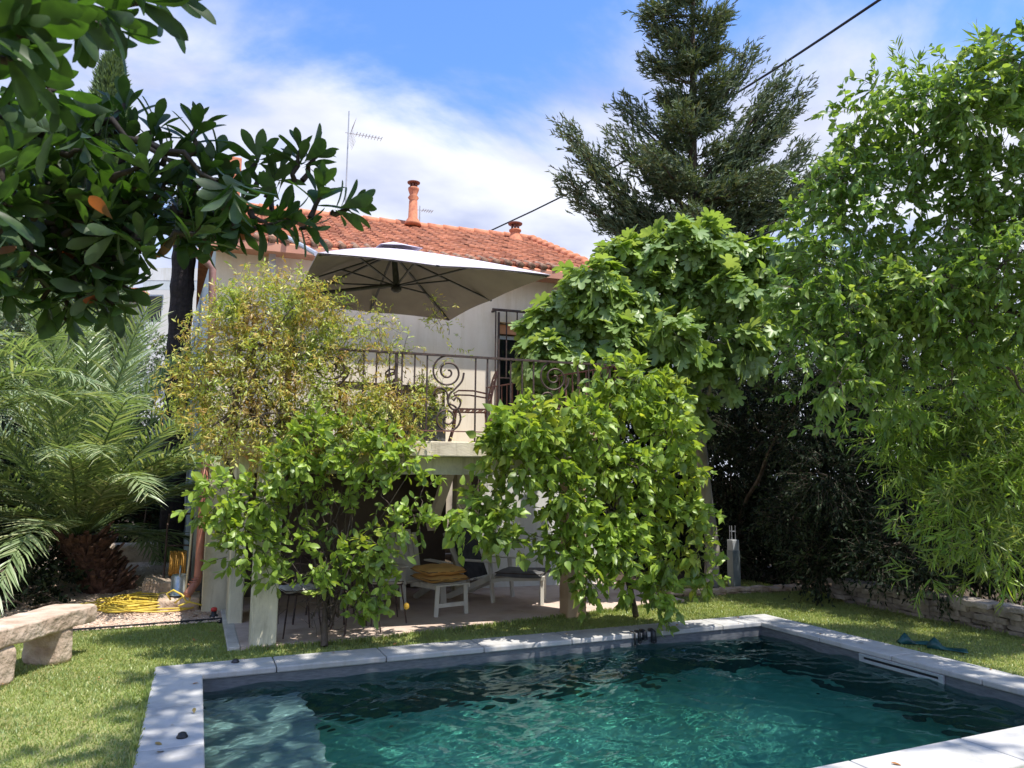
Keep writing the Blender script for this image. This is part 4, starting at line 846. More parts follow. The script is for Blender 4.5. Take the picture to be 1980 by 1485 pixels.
bl = [(np.array([0, 0, EYE])+(c-np.array([0, 0, EYE]))*min(1.035, (7.36-.05*c[0]+rng.uniform(-.15, .2))/c[1]), r, dn) for c, r, dn in bl]
rbase = PZ(1230, 1192, G)
tree('lemon_tree', rbase, 'dense bright green lemon tree leaning over the patio by the ochre pillar', 'tree', M['lemon'], M['bark'], bl, OVATE, .112, .19, 60, 7, [PD(1212, 1110, 8.5), PD(1224, 1040, 8.4), PD(1196, 960, 8.3)], .036, group='lemon trees', droop=.25)
# fig tree
bl = px_blobs([(1075, 620, 45, 9.4), (1110, 580, 45, 9.4), (1150, 540, 45, 9.4), (1210, 500, 50, 9.5), (1290, 480, 50, 9.6), (1370, 470, 50, 9.7), (1440, 490, 40, 9.7, .9), (1520, 490, 35, 9.6, .7), (1480, 530, 40, 9.5, .8), (1070, 690, 50, 9.3), (1130, 650, 55, 9.2), (1180, 600, 55, 9.2), (1250, 560, 60, 9.2), (1340, 540, 60, 9.3), (1420, 560, 45, 9.3, .8), (1210, 660, 45, 9.1), (1300, 640, 45, 9.1), (1380, 620, 40, 9.2, .6), (1400, 665, 28, 8.9), (1470, 640, 28, 8.9, .9), (1440, 660, 28, 8.9, .9), (1250, 720, 40, 9.2, .8), (1060, 740, 30, 9.3), (1170, 720, 30, 9.4, .8), (1390, 735, 25, 9.0, .8), (1340, 700, 30, 9.2, .5), (1500, 570, 28, 9.4, .4), (1310, 430+20, 30, 9.8, .8), (1045, 690, 35, 9.2), (1075, 770, 35, 9.0), (1140, 750, 40, 9.0), (1220, 740, 40, 9.0), (1290, 740, 35, 9.1), (1040, 640, 30, 9.3), (1350, 780, 30, 9.2, .7)])
bl = [(np.array([0, 0, EYE])+(c-np.array([0, 0, EYE]))*1.13, r*1.13, dn) for c, r, dn in bl]
fb = PZ(1375, 1140, G)
fe = tree('fig_tree', fb, 'tall fig tree with lobed leaves and a pale grey trunk', 'tree', M['fig'], M['figbark'], bl, FIG, .235, .21, 34, 6, [PD(1378, 1060, 11.9), PD(1362, 930, 11.5), PD(1352, 830, 11.2), PD(1345, 740, 10.9)], .11, droop=.75, spread=.6, upb=1.0)
# mulberry
bl = px_blobs([(1560, 450, 45, 7.6, .8), (1600, 400, 45, 7.5), (1650, 340, 50, 7.4), (1670, 270, 50, 7.4), (1720, 230, 45, 7.3), (1790, 200, 50, 7.2), (1860, 180, 50, 7.0), (1930, 150, 50, 6.9), (1980, 110, 50, 6.8), (2030, 170, 70, 6.8), (1730, 300, 50, 7.2, .9), (1800, 270, 55, 7.1), (1880, 250, 60, 7.0), (1950, 260, 70, 6.9), (1650, 430, 50, 7.2, .7), (1740, 380, 45, 7.1, .6), (1820, 360, 50, 7.0, .7), (1900, 350, 60, 6.8), (1970, 380, 60, 6.7), (1600, 500, 50, 7.2, .8), (1690, 500, 45, 7.0, .5), (1560, 590, 35, 7.0, .9), (1640, 580, 50, 6.9), (1720, 570, 50, 6.9), (1800, 550, 55, 6.8), (1880, 520, 60, 6.7), (1960, 500, 60, 6.6), (1590, 650, 45, 6.8, 1.1), (1660, 660, 50, 6.7), (1740, 650, 50, 6.7), (1820, 630, 55, 6.7), (1620, 730, 35, 6.7), (1900, 600, 50, 6.6), (1980, 620, 50, 6.5), (1600, 755, 20, 6.7, .8), (1700, 720, 35, 6.8, .8), (1540, 640, 20, 6.9, .8), (2050, 400, 80, 6.6), (2060, 550, 80, 6.5), (1570, 520, 40, 7.2, .8), (1540, 560, 35, 7.2, .7), (1530, 600, 30, 7.2, .8), (1560, 690, 35, 7.0, .8), (1680, 610, 50, 7.2), (1780, 600, 50, 7.0), (1860, 660, 50, 6.9, .9), (1640, 700, 40, 7.0), (1760, 480, 50, 7.2, .9), (1850, 430, 50, 7.1, .9), (1930, 430, 60, 6.9), (1760, 700, 40, 7.2, .8), (1535, 430, 30, 7.6, .35), (1560, 380, 32, 7.6, .35), (1600, 330, 35, 7.5, .35), (1635, 270, 35, 7.5, .4), (1660, 215, 35, 7.5, .4), (1710, 180, 40, 7.4, .4), (1770, 155, 40, 7.3, .4), (1840, 130, 40, 7.1, .4), (1910, 95, 45, 7.0, .4), (1520, 560, 28, 7.3, .4), (1520, 640, 25, 7.2, .4), (1560, 760, 28, 7.2, .3), (1840, 740, 40, 7.0, .5), (1920, 700, 45, 6.8, .5), (1980, 760, 50, 6.6, .5), (1600, 770, 35, 7.2, .35), (1680, 790, 40, 7.2, .35), (1760, 780, 40, 7.2, .4), (1620, 820, 25, 7.2, .2), (1600, 360, 30, 7.6, .7), (1700, 440, 40, 7.3, .7)])
mb = (9.6, 4.6, G); mh = PD(2010, 620, 6.9)
tree('mulberry_tree', mb, 'arching mulberry tree with oval leaves reaching in from the right', 'tree', M['mulb'], M['bark'], bl, OVATE2, .088, .28, 64, 11, [(9.1, 4.7, 1.2), mh], .09, droop=.35, spread=.6)
# bamboo
be_ = empty('bamboo', (9.6, 6.6, G), 'tall bamboo clump with narrow yellow green leaves above the stone wall', 'bamboo'); lv = Leaves(LANCE); tw = Twigs(); cm = Twigs()
for i in range(26):
    x0, y0 = rng.uniform(9.1, 10.6), rng.uniform(4.6, 8.0); h = rng.uniform(3.2, 5.4); lean = np.array([rng.normal()*.3-.35, rng.normal()*.3, 0]); cm.add([np.array([x0, y0, G])+lean*t*t*h*.25+np.array([0, 0, h*t]) for t in np.linspace(0, 1, 7)], .016, .004, 6)
bb_ = px_blobs([(1760, 830, 60, 8.0), (1830, 800, 60, 7.9), (1900, 760, 60, 7.8), (1960, 720, 50, 7.6), (1800, 900, 55, 7.9, 1.2), (1870, 880, 60, 7.7, 1.2), (1940, 850, 60, 7.6), (1850, 950, 55, 7.6, 1.2), (1920, 940, 60, 7.5, 1.2), (1970, 900, 50, 7.4), (1760, 770, 40, 8.2, .8), (1830, 1020, 45, 7.6, .8), (1900, 1030, 55, 7.5, .9), (1970, 1010, 50, 7.4, .8), (1760, 980, 40, 8.0, .5), (1880, 1100, 45, 7.5, .5), (1950, 1090, 50, 7.4, .6), (1700, 820, 30, 8.2, .5), (1850, 700, 50, 8.0, .7), (1780, 1050, 35, 8, .4), (2040, 850, 90, 7.4), (2040, 1000, 90, 7.4), (1960, 680, 60, 7.8), (1730, 900, 40, 8.2, .7), (1700, 850, 35, 8.3, .6), (1790, 1110, 35, 8.0, .4), (1700, 760, 35, 8.3, .6), (1880, 650, 50, 8.0, .7), (1920, 600, 50, 8.0, .6)])
crown(lv, tw, bb_, .13, .2, 90, 8, droop=.25, spread=.75, wood=.003, upb=.6)
for (x, y, d, l_) in ((1735, 100, 8.2, 110), (1775, 130, 8.2, 80), (1800, 150, 8.3, 60), (1893, 72, 8.0, 90), (1935, 110, 8.0, 60)):
    t0 = PD(x, y, d); b0 = PD(x+25, y+l_, d); cm.add([PD(x+60, y+l_*3, d), b0, t0], .006, .002, 5)
    for k_ in range(16): p = b0+(t0-b0)*(k_/15); spray(lv, None, p, (t0-b0)/np.linalg.norm(t0-b0)+rdir(1)[0]*.6, .12, 5, .12, 0, .5)
cm.V += [v for v in tw.V]; cm.T += [t+cm.k for t in tw.T]; cm.build('culms', M['culm'], be_); lv.build('crown', M['bamboo'], be_)
# dark evergreens behind
def evergreen(base, blobs, label, mat='dark', size=.065, per=60, nm='evergreen_tree', **kw):
    return tree(nm, base, label, 'tree', M[mat], M['bark'], blobs, SMALL, size, .28, per, 12, [np.array(base)+[0, 0, 1.0]], .09, group='dark evergreens behind the lawn', **kw)
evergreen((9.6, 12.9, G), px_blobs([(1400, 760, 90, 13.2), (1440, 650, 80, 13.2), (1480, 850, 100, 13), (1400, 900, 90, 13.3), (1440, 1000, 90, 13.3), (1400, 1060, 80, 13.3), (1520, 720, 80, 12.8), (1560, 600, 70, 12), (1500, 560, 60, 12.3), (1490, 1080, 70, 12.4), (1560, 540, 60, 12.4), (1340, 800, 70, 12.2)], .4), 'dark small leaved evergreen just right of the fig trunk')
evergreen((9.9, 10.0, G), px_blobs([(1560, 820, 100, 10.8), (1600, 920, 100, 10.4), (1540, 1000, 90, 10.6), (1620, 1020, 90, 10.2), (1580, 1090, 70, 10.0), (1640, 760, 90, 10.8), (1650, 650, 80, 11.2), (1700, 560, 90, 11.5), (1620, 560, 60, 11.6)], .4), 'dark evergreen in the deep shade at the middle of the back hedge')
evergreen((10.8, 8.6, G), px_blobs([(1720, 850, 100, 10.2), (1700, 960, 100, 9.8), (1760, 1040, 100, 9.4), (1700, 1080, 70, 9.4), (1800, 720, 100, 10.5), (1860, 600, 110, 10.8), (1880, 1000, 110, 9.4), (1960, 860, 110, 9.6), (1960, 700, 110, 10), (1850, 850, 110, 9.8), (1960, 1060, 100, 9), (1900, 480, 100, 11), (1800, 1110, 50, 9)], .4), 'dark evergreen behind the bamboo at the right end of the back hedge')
M['mid'] = leafmat('lit_evergreen_leaf', [(.05, .10, .03), (.08, .14, .04), (.11, .18, .05), (.035, .07, .02), (.16, .22, .07)], trans=.25, patch=1.5)  # lighter leaf colour stands in for sunlight on the upper evergreens
evergreen((9.4, 10.9, G), px_blobs([(1450, 560, 60, 11.0), (1500, 600, 60, 10.8), (1440, 640, 50, 10.8, .8), (1520, 660, 55, 10.6), (1560, 560, 50, 11), (1590, 620, 60, 10.6), (1500, 720, 45, 10.6, .8), (1570, 720, 45, 10.4, .7), (1600, 520, 45, 11), (1640, 560, 50, 10.8), (1660, 500, 50, 11), (1720, 520, 60, 10.8), (1640, 680, 50, 10.4), (1440, 740, 40, 10.8, .6), (1540, 780, 40, 10.4, .5), (1760, 600, 60, 10.4), (1800, 520, 60, 10.6), (1700, 600, 60, 10.5), (1850, 560, 70, 10.2)], .3), 'evergreen foliage coloured a lighter mid green as if sunlit, between the fig and the mulberry', 'mid', .07, 44, 'lit_evergreen_tree')
# screen of tall hedge further back closes the garden
ev = [(np.array([x_, y_, .35+rng.random()*.3]), .5, 1.1) for x_, y_ in ((9.3, 11.2), (9.6, 10.3), (9.5, 9.4), (9.6, 8.8), (9.7, 8.1), (9.8, 7.4), (9.9, 6.6), (9.9, 10.9), (10.1, 9.6), (10.2, 8.4), (10.3, 7.2), (9.9, 5.8), (9.0, 12.2))]
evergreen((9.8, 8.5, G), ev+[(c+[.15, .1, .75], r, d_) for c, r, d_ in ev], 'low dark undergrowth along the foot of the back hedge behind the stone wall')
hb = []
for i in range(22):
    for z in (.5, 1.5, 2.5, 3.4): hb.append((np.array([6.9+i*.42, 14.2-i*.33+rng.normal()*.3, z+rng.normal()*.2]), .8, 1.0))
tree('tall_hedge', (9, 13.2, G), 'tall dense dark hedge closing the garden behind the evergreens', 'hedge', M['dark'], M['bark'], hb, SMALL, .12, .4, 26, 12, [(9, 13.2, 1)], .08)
# big conifer behind
def conifer(name, base, top, spec, mat, label, size, nper, ndir=1):
    e = empty(name, base, label, 'tree'); lv = Leaves(NEEDLE); tw = Twigs(); base = np.array(base, float); top = np.array(top, float)
    tw.add([base, base+(top-base)*.5, top], .26, .03, 10)
    for (t, ang, ln, rise) in spec:
        p = base+(top-base)*t; d = np.array([math.cos(ang), math.sin(ang), rise]); q = p+d*ln
        mid = p+d*ln*.5+np.array([0, 0, -.08*ln]); tw.add([p, mid, q], .05*min(1, ln/2), .008, 5)
        ns = int(nper*ln)+8
        for k_ in range(ns):
            s_ = rng.uniform(.08, 1)**.75; c = (1-s_)**2*p+2*s_*(1-s_)*mid+s_*s_*q; wdt = (.20*min(1, ln/1.5))*(1-.7*s_)+.07
            c = c+rng.normal(size=3)*wdt*[1, 1, .65]; n_ = 7; dd = d*.8+rdir(1)[0]*.7+[0, 0, .25]
            dd = dd*[1, 1, .7]; P = c+np.linspace(0, 1, n_)[:, None]*nrm(dd)*.2; lv.add(P, nrm(dd)+rdir(n_)*.6, rdir(n_), size*rng.uniform(.6, 1.3, n_))
    tw.build('trunk', M['bark'], e); lv.build('crown', mat, e); return e
cd = 17.0; cb = PD(1335, 950, cd); ct = PD(1340, -60, cd); cb[2] = 0
Hc = ct[2]; spec = []
for i in range(120):
    t = rng.uniform(.36, .99); z = t*Hc; a = rng.uniform(0, 2*math.pi)
    prof = np.interp(t, [.3, .40, .50, .60, .66, .72, .78, .86, .93, 1.0], [1.9, 2.3, 2.6, 2.6, 1.9, 1.4, .9, .8, .7, .4])*.93; spec.append((t, a, prof*rng.uniform(.4, 1.0), rng.uniform(-.1, .2)))
def toward(px_, py_, t0, extra=0):
    p = cb+(ct-cb)*t0; q = PD(px_, py_, cd+extra); v = q-p; l = math.hypot(v[0], v[1]); return (t0, math.atan2(v[1], v[0]), l, v[2]/l)
for (x, y, t0) in ((1100, 275, .50), (1100, 350, .46), (1545, 140, .62), (1530, 210, .60), (1205, 200, .66), (1190, 260, .58), (1240, 110, .80), (1245, 60, .85), (1440, 100, .72), (1420, 130, .70), (1620, 320, .52), (1560, 290, .50), (1130, 300, .48), (1190, 400, .42), (1560, 360, .48), (1400, 40, .86), (1255, 10, .92), (1500, 160, .60), (1490, 240, .57)):
    for s_ in range(2): spec.append(toward(x+rng.normal()*12, y+rng.normal()*10, t0, rng.uniform(-.3, .3)))
conifer('conifer_tree', cb, ct, spec, M['conif'], 'tall dark blue green conifer with ragged upswept branches behind the house', .12, 84)
# pale cypress at far left
def column(name, base, h, r, label, mat, size, n_, lean=0):
    e = empty(name, base, label, 'tree'); tw = Twigs(); tw.add([np.array(base, float), np.array(base, float)+[0, 0, h*.6]], .15, .05, 8); lv = Leaves(NEEDLE)
    z = rng.uniform(.05, 1, n_); a = rng.uniform(0, 6.283, n_); rr = r*np.clip((1-z)**.45, 0, 1)*(1+.16*np.sin(a*5+z*22)+.1*np.sin(a*9-z*40))*rng.uniform(.72, 1.04, n_)
    P = np.stack([base[0]+rr*np.cos(a), base[1]+rr*np.sin(a), base[2]+z*h], 1); D = np.stack([np.cos(a)*.6, np.sin(a)*.6, np.ones(n_)], 1)+rdir(n_)*.5; lv.add(P, D, rdir(n_), rng.uniform(.6, 1.4, n_)*size)
    tw.build('trunk', M['bark'], e); lv.build('crown', mat, e)
q = PD(150, 930, 20); column('cypress_tree', (q[0], q[1], 0), 14.2, 1.15, 'pale green columnar cypress at the far left behind the magnolia branches', M['cyp'], .2, 42000)
q = PD(20, 930, 26); column('cypress_tree', (q[0], q[1], 0), 9, 2.2, 'broad cypress at the extreme left edge beyond the palm', M['cyp'], .28, 16000)
# black trunk by the house
b = B(); pts = [PD(335, 990, 13.6), PD(337, 850, 13.6), PD(345, 650, 13.6), PD(355, 500, 13.6), PD(362, 380, 13.6)]; pts = [np.array(p)+rng.normal(size=3)*.01 for p in pts]; pts[0][2] = 0
pp = []; rr = []
for i in range(len(pts)-1):
    for k_ in range(8): t = k_/8; pp.append(pts[i]*(1-t)+pts[i+1]*t); rr.append(.205+.02*((i*8+k_) % 3 == 0)-.002*i)
e = empty('ivy_clad_tree', pts[0], 'tall tree with a straight black trunk beside the pale side wall of the house', 'tree'); b.tube(pp, rr, 14); b.build('trunk', M['blackbark'], e, False)
TALLP = e; tallc = pts[-1]
# palms
def frond(center, az, el, ln, droop, parent, wid=.56, nl=66, mat='palm'):
    V, T = BLADE; lv = Leaves(BLADE); tw = Twigs(); pts = []; d = np.array([math.cos(az)*math.cos(el), math.sin(az)*math.cos(el), math.sin(el)]); p = np.array(center, float)+d*.12; n_ = 16; step = ln/n_; side = np.array([-math.sin(az), math.cos(az), 0])
    for i in range(n_+1):
        pts.append(p.copy()); p = p+d*step; d = d+np.array([0, 0, -droop*(.35+1.3*i/n_)/n_]); d /= np.linalg.norm(d)
    tw.add(pts, .022, .004, 4); pts = np.array(pts)
    for i in range(nl):
        t = .14+.86*i/(nl-1); f = t*n_; k_ = min(int(f), n_-1); c = pts[k_]+(pts[k_+1]-pts[k_])*(f-k_); tn = pts[k_+1]-pts[k_]; tn /= np.linalg.norm(tn); upv = np.cross(side, tn); upv = upv if upv[2] > 0 else -upv
        l_ = wid*(.35+.65*math.sin(math.pi*min(1, t*.8+.12))) 
        for s1 in (-1, 1):
            dd = side*s1*.75+tn*(.55+.7*t)+upv*.32+rng.normal(size=3)*.08+np.array([0, 0, -.12-.25*rng.random()**3]); lv.add(c+rng.normal(size=3)*.012, dd, upv+rng.normal(size=3)*.3, l_*rng.uniform(.7, 1.12))
    Va, Ta = lv.arrays(); k0 = len(Va); Vb = np.concatenate(tw.V); Tb = np.concatenate(tw.T)+k0
    tri_mesh('frond', np.concatenate([Va, Vb]), np.concatenate([Ta, Tb]), M[mat], parent)
def palm(base, c, nf, ln, label, tr=.35, nm='palm_tree'):
    e = empty(nm, base, label, 'palm', 'palm trees')
    b = B(); n_ = 9
    b.tube([np.array(base)+(np.array(c)-np.array(base))*t for t in np.linspace(0, 1, n_)], [tr*q for q in (.95, .9, .85, .85, .85, .9, .95, .8, .4)], 14)
    for i in range(300):
        t = rng.uniform(0, .98); a = rng.uniform(0, 6.283); r = tr*.82; p = np.array(base)+(np.array(c)-np.array(base))*t+np.array([r*math.cos(a), r*math.sin(a), 0]); o_ = np.array([math.cos(a), math.sin(a), 1.0+rng.uniform(-.3, .6)]); o_ /= np.linalg.norm(o_); ln_ = rng.uniform(.08, .34); sd = np.array([-math.sin(a), math.cos(a), 0])
        w1, w2 = .055, .028; th = o_*0+np.array([math.cos(a), math.sin(a), -.6])*.02
        b.add([p-sd*w1-th, p+sd*w1-th, p+sd*w1+th, p-sd*w1+th, p+o_*ln_-sd*w2-th*.5, p+o_*ln_+sd*w2-th*.5, p+o_*ln_+sd*w2+th*.5, p+o_*ln_-sd*w2+th*.5], [(0, 1, 5, 4), (1, 2, 6, 5), (2, 3, 7, 6), (3, 0, 4, 7), (4, 5, 6, 7)])
    b.build('trunk', M['palmbark'], e)
    for i in range(nf):
        az = i*2.39996+rng.normal()*.1; q = i/nf; el = R(84-92*q**.95)+rng.normal()*.06
        if el < R(30) and math.cos(az-R(-38)) > .62: el = R(34)+rng.random()*.3
        frond(c, az, el, ln*rng.uniform(.85, 1.08)*(1 if q < .7 else .85), 1.05+.45*q, e)
    return e
pb = PZ(185, 1160, G)+np.array([.1, .35, 0]); pc = PD(150, 1040, np.dot(pb-[0, 0, EYE], fw)); 
palm(pb, pc, 62, 3.6, 'feathery date palm with a shaggy brown trunk behind the stone bench', .29)
palm((-3.6, 11.0, G), (-3.5, 11.0, 1.9), 34, 3.0, 'date palm at the left edge of the picture behind the bench')
lv = Leaves(SMALL); tw_ = Twigs()
for i in range(260): spray(lv, tw_, tallc+rdir(1)[0]*.35*rng.random()-[0, 0, .3], rdir(1)[0], .35, 9, .08, .3)
tw_.build('twigs', M['bark'], TALLP); lv.build('crown', M['dark'], TALLP)
q = PZ(280, 1075, 0); palm((q[0], q[1]+1.2, 0.05), (q[0], q[1]+1.2, 1.0), 14, 1.6, 'small palm in the shade at the end of the gravel path', .2)
# shrubs behind the palm and at the lower left
def shrub(name, base, blobs, label, mat, size, per, tm=SMALL, twl=.25, nl=10, **kw): return tree(name, base, label, 'shrub', M[mat], M['bark'], blobs, tm, size, twl, per, nl, [np.array(base)+[0, 0, .3]], .04, group='shrubs along the left side', **kw)
shrub('olive_shrub', PD(270, 930, 15)*[1, 1, 0], px_blobs([(230, 640, 60, 15), (280, 680, 60, 15), (330, 700, 45, 14.8), (250, 740, 70, 15), (310, 780, 70, 14.8), (180, 620, 60, 16), (120, 620, 60, 16), (210, 830, 80, 14.8), (320, 860, 60, 14.6), (60, 640, 70, 16), (10, 600, 70, 16), (60, 720, 80, 16), (0, 700, 80, 16), (140, 700, 70, 15.5), (180, 760, 70, 15), (100, 800, 80, 15), (20, 800, 80, 15.5), (200, 560, 35, 17), (130, 560, 50, 17), (50, 540, 60, 17)], .4), 'grey green olive shrub behind the palm below the white building', 'olive', .085, 30)
shrub('laurel_bush', (-2.3, 10.2, G), px_blobs([(30, 1090, 60, 9.9), (90, 1110, 50, 9.8), (60, 1150, 50, 9.3), (110, 1160, 30, 9.2), (0, 1150, 50, 9.3), (20, 1040, 50, 10.2), (90, 1050, 45, 10.4), (130, 1080, 35, 10.4), (60, 1000, 50, 10.8), (0, 960, 60, 11), (120, 1130, 35, 10, .9), (-30, 1080, 60, 9.6), (140, 1175, 20, 8.8, .8)], .2), 'dark leafy bush directly behind the stone bench', 'dark', .085, 34)
shrub('far_thicket', (-3.5, 18.5, G), [(np.array([-5.2+i*.62, 18.6+rng.normal()*.4, z]), .75, 1.0) for i in range(9) for z in (.6, 1.5, 2.4)], 'dark thicket closing the far end of the gravel path', 'dark', .13, 22)
hb = [(np.array([-4.2-.1*z+rng.normal()*.2, 9.5+i*.9, z]), .75, 1.0) for i in range(10) for z in (.5, 1.4, 2.3, 3.0)]
shrub('laurel_hedge', (-4.2, 12, G), hb, 'tall green hedge along the far left behind the palms', 'olive', .12, 20)
# jasmine vine
bl = px_blobs([(385, 700, 40, 7.5), (370, 760, 45, 7.4), (400, 810, 50, 7.4), (440, 860, 35, 7.4, .7), (430, 600, 38, 7.7, .9), (470, 580, 40, 7.7), (530, 560, 40, 7.7, .9), (590, 570, 40, 7.7, .9), (440, 660, 50, 7.6), (500, 640, 55, 7.6), (570, 630, 55, 7.6), (630, 620, 45, 7.7), (450, 740, 60, 7.5), (520, 720, 60, 7.6), (590, 700, 55, 7.6), (640, 690, 45, 7.7), (480, 810, 55, 7.5), (550, 800, 55, 7.5), (620, 780, 50, 7.6), (660, 830, 50, 7.6), (600, 860, 40, 7.6), (520, 870, 40, 7.5), (700, 650, 40, 7.8, .6), (760, 690, 40, 7.9, .3), (740, 620, 35, 7.9, .25), (720, 780, 42, 7.8, 1.3), (780, 800, 42, 7.9, 1.2), (830, 790, 38, 7.9, 1.2), (700, 800, 40, 7.8, 1.1), (830, 740, 30, 8, .18), (690, 740, 40, 7.8, .35), (880, 660, 30, 8, .12), (840, 620, 30, 8, .12), (700, 850, 35, 7.7, .7), (760, 860, 30, 7.8, .5)], .15)
bl = [(np.array([0, 0, EYE])+(c-np.array([0, 0, EYE]))*((7.95+rng.uniform(-.15, .15))/c[1]), r, dn) for c, r, dn in bl]
vb = (.66, 8.42, G)
e = empty('jasmine_vine', vb, 'straggly jasmine vine with yellowing leaves over the left of the terrace railing', 'vine'); lv = Leaves(JAS); tw = Twigs()
for (c, r, dn) in bl:
    for i in range(int(150*dn*(r/.25)**2)):
        rd = rng.normal(size=3); p = c+rd*r*.62*[1, .7, 1]; d = rdir(1)[0]+[0, 0, .1]
        spray(lv, tw if rng.random() < .7 else None, p, d, rng.uniform(.08, .26), 8, .05, .3, .8, .0018)
for i in range(120):   # loose runners
    c, r, dn = bl[rng.integers(0, len(bl))]; p = c+rdir(1)[0]*r*.6; d = nrm(np.array([rng.normal()*.6, rng.normal()*.3-.1, abs(rng.normal())*.8+.2])); ln = rng.uniform(.25, .6)
    pts = [p+d*ln*t+np.array([0, 0, -.5*ln*t*t])+rng.normal(size=3)*.01 for t in np.linspace(0, 1, 6)]; tw.add(pts, .0035, .0015, 4)
    for q in pts[1:]: spray(lv, None, q, rdir(1)[0], .05, 4, .045, .2, .9)
for i in range(9): c = bl[rng.integers(0, 20)][0]; tw.add(curve((rng.uniform(.1, .9), 7.85, 2.2), c, .1, 6, .05), .014, .006, 6)
tw.add([np.array(vb), np.array([.66, 8.4, 1.0]), np.array([.2, 8.1, 2.0]), bl[9][0]], .025, .015, 8)
tw.build('stems', M['bark'], e); lv.build('foliage', M['jasm'], e)
# plants on the terrace / by the white wall
q = PD(700, 800, 8.4)
lv = Leaves(LANCE); e = empty('potted_shrub', (2.35, 8.28, TZ+.4), 'reddish brown leafy shrub in the grey planter box', 'plant')
for i in range(150): spray(lv, None, np.array([2.35+rng.normal()*.2, 8.28+rng.normal()*.1, TZ+.45+abs(rng.normal())*.1]), rdir(1)[0]+[0, 0, .6], .16, 6, .07, .1)
M['redleaf'] = leafmat('red_leaf', [(.16, .10, .03), (.22, .14, .04), (.12, .13, .03), (.2, .08, .03)]); lv.build('crown', M['redleaf'], e)
# ------------------------------------------------------------ magnolia branches close to the camera
mg = empty('magnolia_tree', (-2.6, .6, G), 'magnolia with big dark glossy leaves overhanging from the left, nearest the camera', 'tree'); lv = Leaves(OBOV); tw = Twigs(); old = Leaves(OBOV)
tw.add([np.array([-2.6, .6, G]), np.array([-2.5, .8, 1.4]), np.array([-2.2, 1.2, 2.4]), np.array([-1.8, 1.4, 3.4])], .11, .06, 12)
def rosette(x, y, d, ax, n_=11, ln=.12, frm=None, vis=True):
    c = PD(x, y, d); a = math.radians(ax); axis = nrm(r2*math.cos(a)+u2*math.sin(a)+fw*rng.normal()*.35)
    if frm is not None: tw.add(curve(PD(*frm), c, .0, 5, .01), .012, .006, 6)
    for i in range(n_):
        t = i/n_; ph = i*2.4; s1 = nrm(np.cross(axis, [.3, .2, 1.])); s2_ = np.cross(axis, s1); rad = s1*math.cos(ph)+s2_*math.sin(ph); op = .35+.75*t
        D = axis*(1.15-op*.65)+rad*op+rng.normal(size=3)*.12; p = c-axis*(t*ln*.55); (old if rng.random() < .006 else lv).add(p, D, axis*1.0+rad*.05+rng.normal(size=3)*.1, ln*rng.uniform(.75, 1.1)*(.75+.35*t))
# main arms
arm = [(-150, 420, 2.0), (60, 400, 2.4), (200, 420, 2.5), (330, 450, 2.6), (440, 455, 2.6), (560, 425, 2.6)]
tw.add([np.array([-2.2, 1.2, 2.2])]+[PD(*q) for q in arm], .02, .008, 8)
arm2 = [(-120, 200, 2.0), (80, 240, 2.3), (190, 280, 2.5), (300, 330, 2.6), (400, 360, 2.6)]
tw.add([np.array([-2.2, 1.2, 2.4])]+[PD(*q) for q in arm2], .018, .008, 8)
ros = [(680, 395, 2.6, 15, 11), (620, 365, 2.6, 70, 10), (580, 290, 2.7, 90, 12), (540, 330, 2.7, 60, 8), (612, 300, 2.7, 55, 10), (500, 300, 2.7, 100, 11), (520, 360, 2.7, 120, 9), (470, 380, 2.6, 60, 10), (560, 420, 2.5, 20, 12), (520, 440, 2.5, -30, 10), (600, 440, 2.6, -20, 9), (440, 350, 2.6, 80, 10),
       (380, 240, 2.5, 80, 13), (350, 290, 2.5, 30, 10), (300, 240, 2.5, 70, 9), (240, 200, 2.6, 85, 8), (250, 260, 2.5, 80, 10), (190, 230, 2.5, 85, 11), (150, 300, 2.4, 120, 11), (330, 350, 2.5, 40, 12), (280, 330, 2.5, 100, 11), (400, 330, 2.5, 50, 11), (420, 300, 2.6, 60, 10), (210, 350, 2.4, 90, 12), (140, 370, 2.4, 130, 12), (370, 400, 2.5, 10, 12), (430, 430, 2.5, -30, 12), (300, 420, 2.5, -70, 12), (240, 430, 2.4, -100, 12), (350, 460, 2.5, -80, 11), (460, 450, 2.5, -80, 10), (400, 470, 2.5, -110, 9), (180, 460, 2.4, -90, 12), (270, 490, 2.5, -85, 9),
       (100, 300, 2.3, 150, 12), (40, 350, 2.2, 100, 12), (60, 440, 2.3, -90, 12), (120, 500, 2.3, -80, 13), (190, 540, 2.3, -70, 12), (60, 520, 2.2, -90, 12), (0, 470, 2.1, -100, 12), (150, 580, 2.3, -85, 12), (220, 590, 2.35, -30, 10), (90, 590, 2.3, -100, 11), (20, 570, 2.2, -80, 12), (130, 620, 2.35, -90, 9), (250, 560, 2.4, -20, 9), (60, 250, 2.1, 170, 11), (10, 300, 2.0, 100, 12), (130, 430, 2.3, 0, 12), (20, 400, 2.1, 0, 12), (90, 370, 2.2, 60, 12), (200, 400, 2.4, 30, 12), (250, 380, 2.5, 20, 11), (0, 200, 1.8, -30, 11), (60, 150, 1.7, -40, 11), (110, 200, 1.9, -60, 9), (-20, 520, 2.0, 0, 12), (180, 500, 2.35, 0, 12), (230, 520, 2.4, -40, 10)]
for (x, y, d, a, n_) in ros: rosette(x, y, d, a+rng.normal()*8, n_+1, .14, frm=(x-30*math.cos(math.radians(a))-10, y+60*math.sin(math.radians(a)), d))
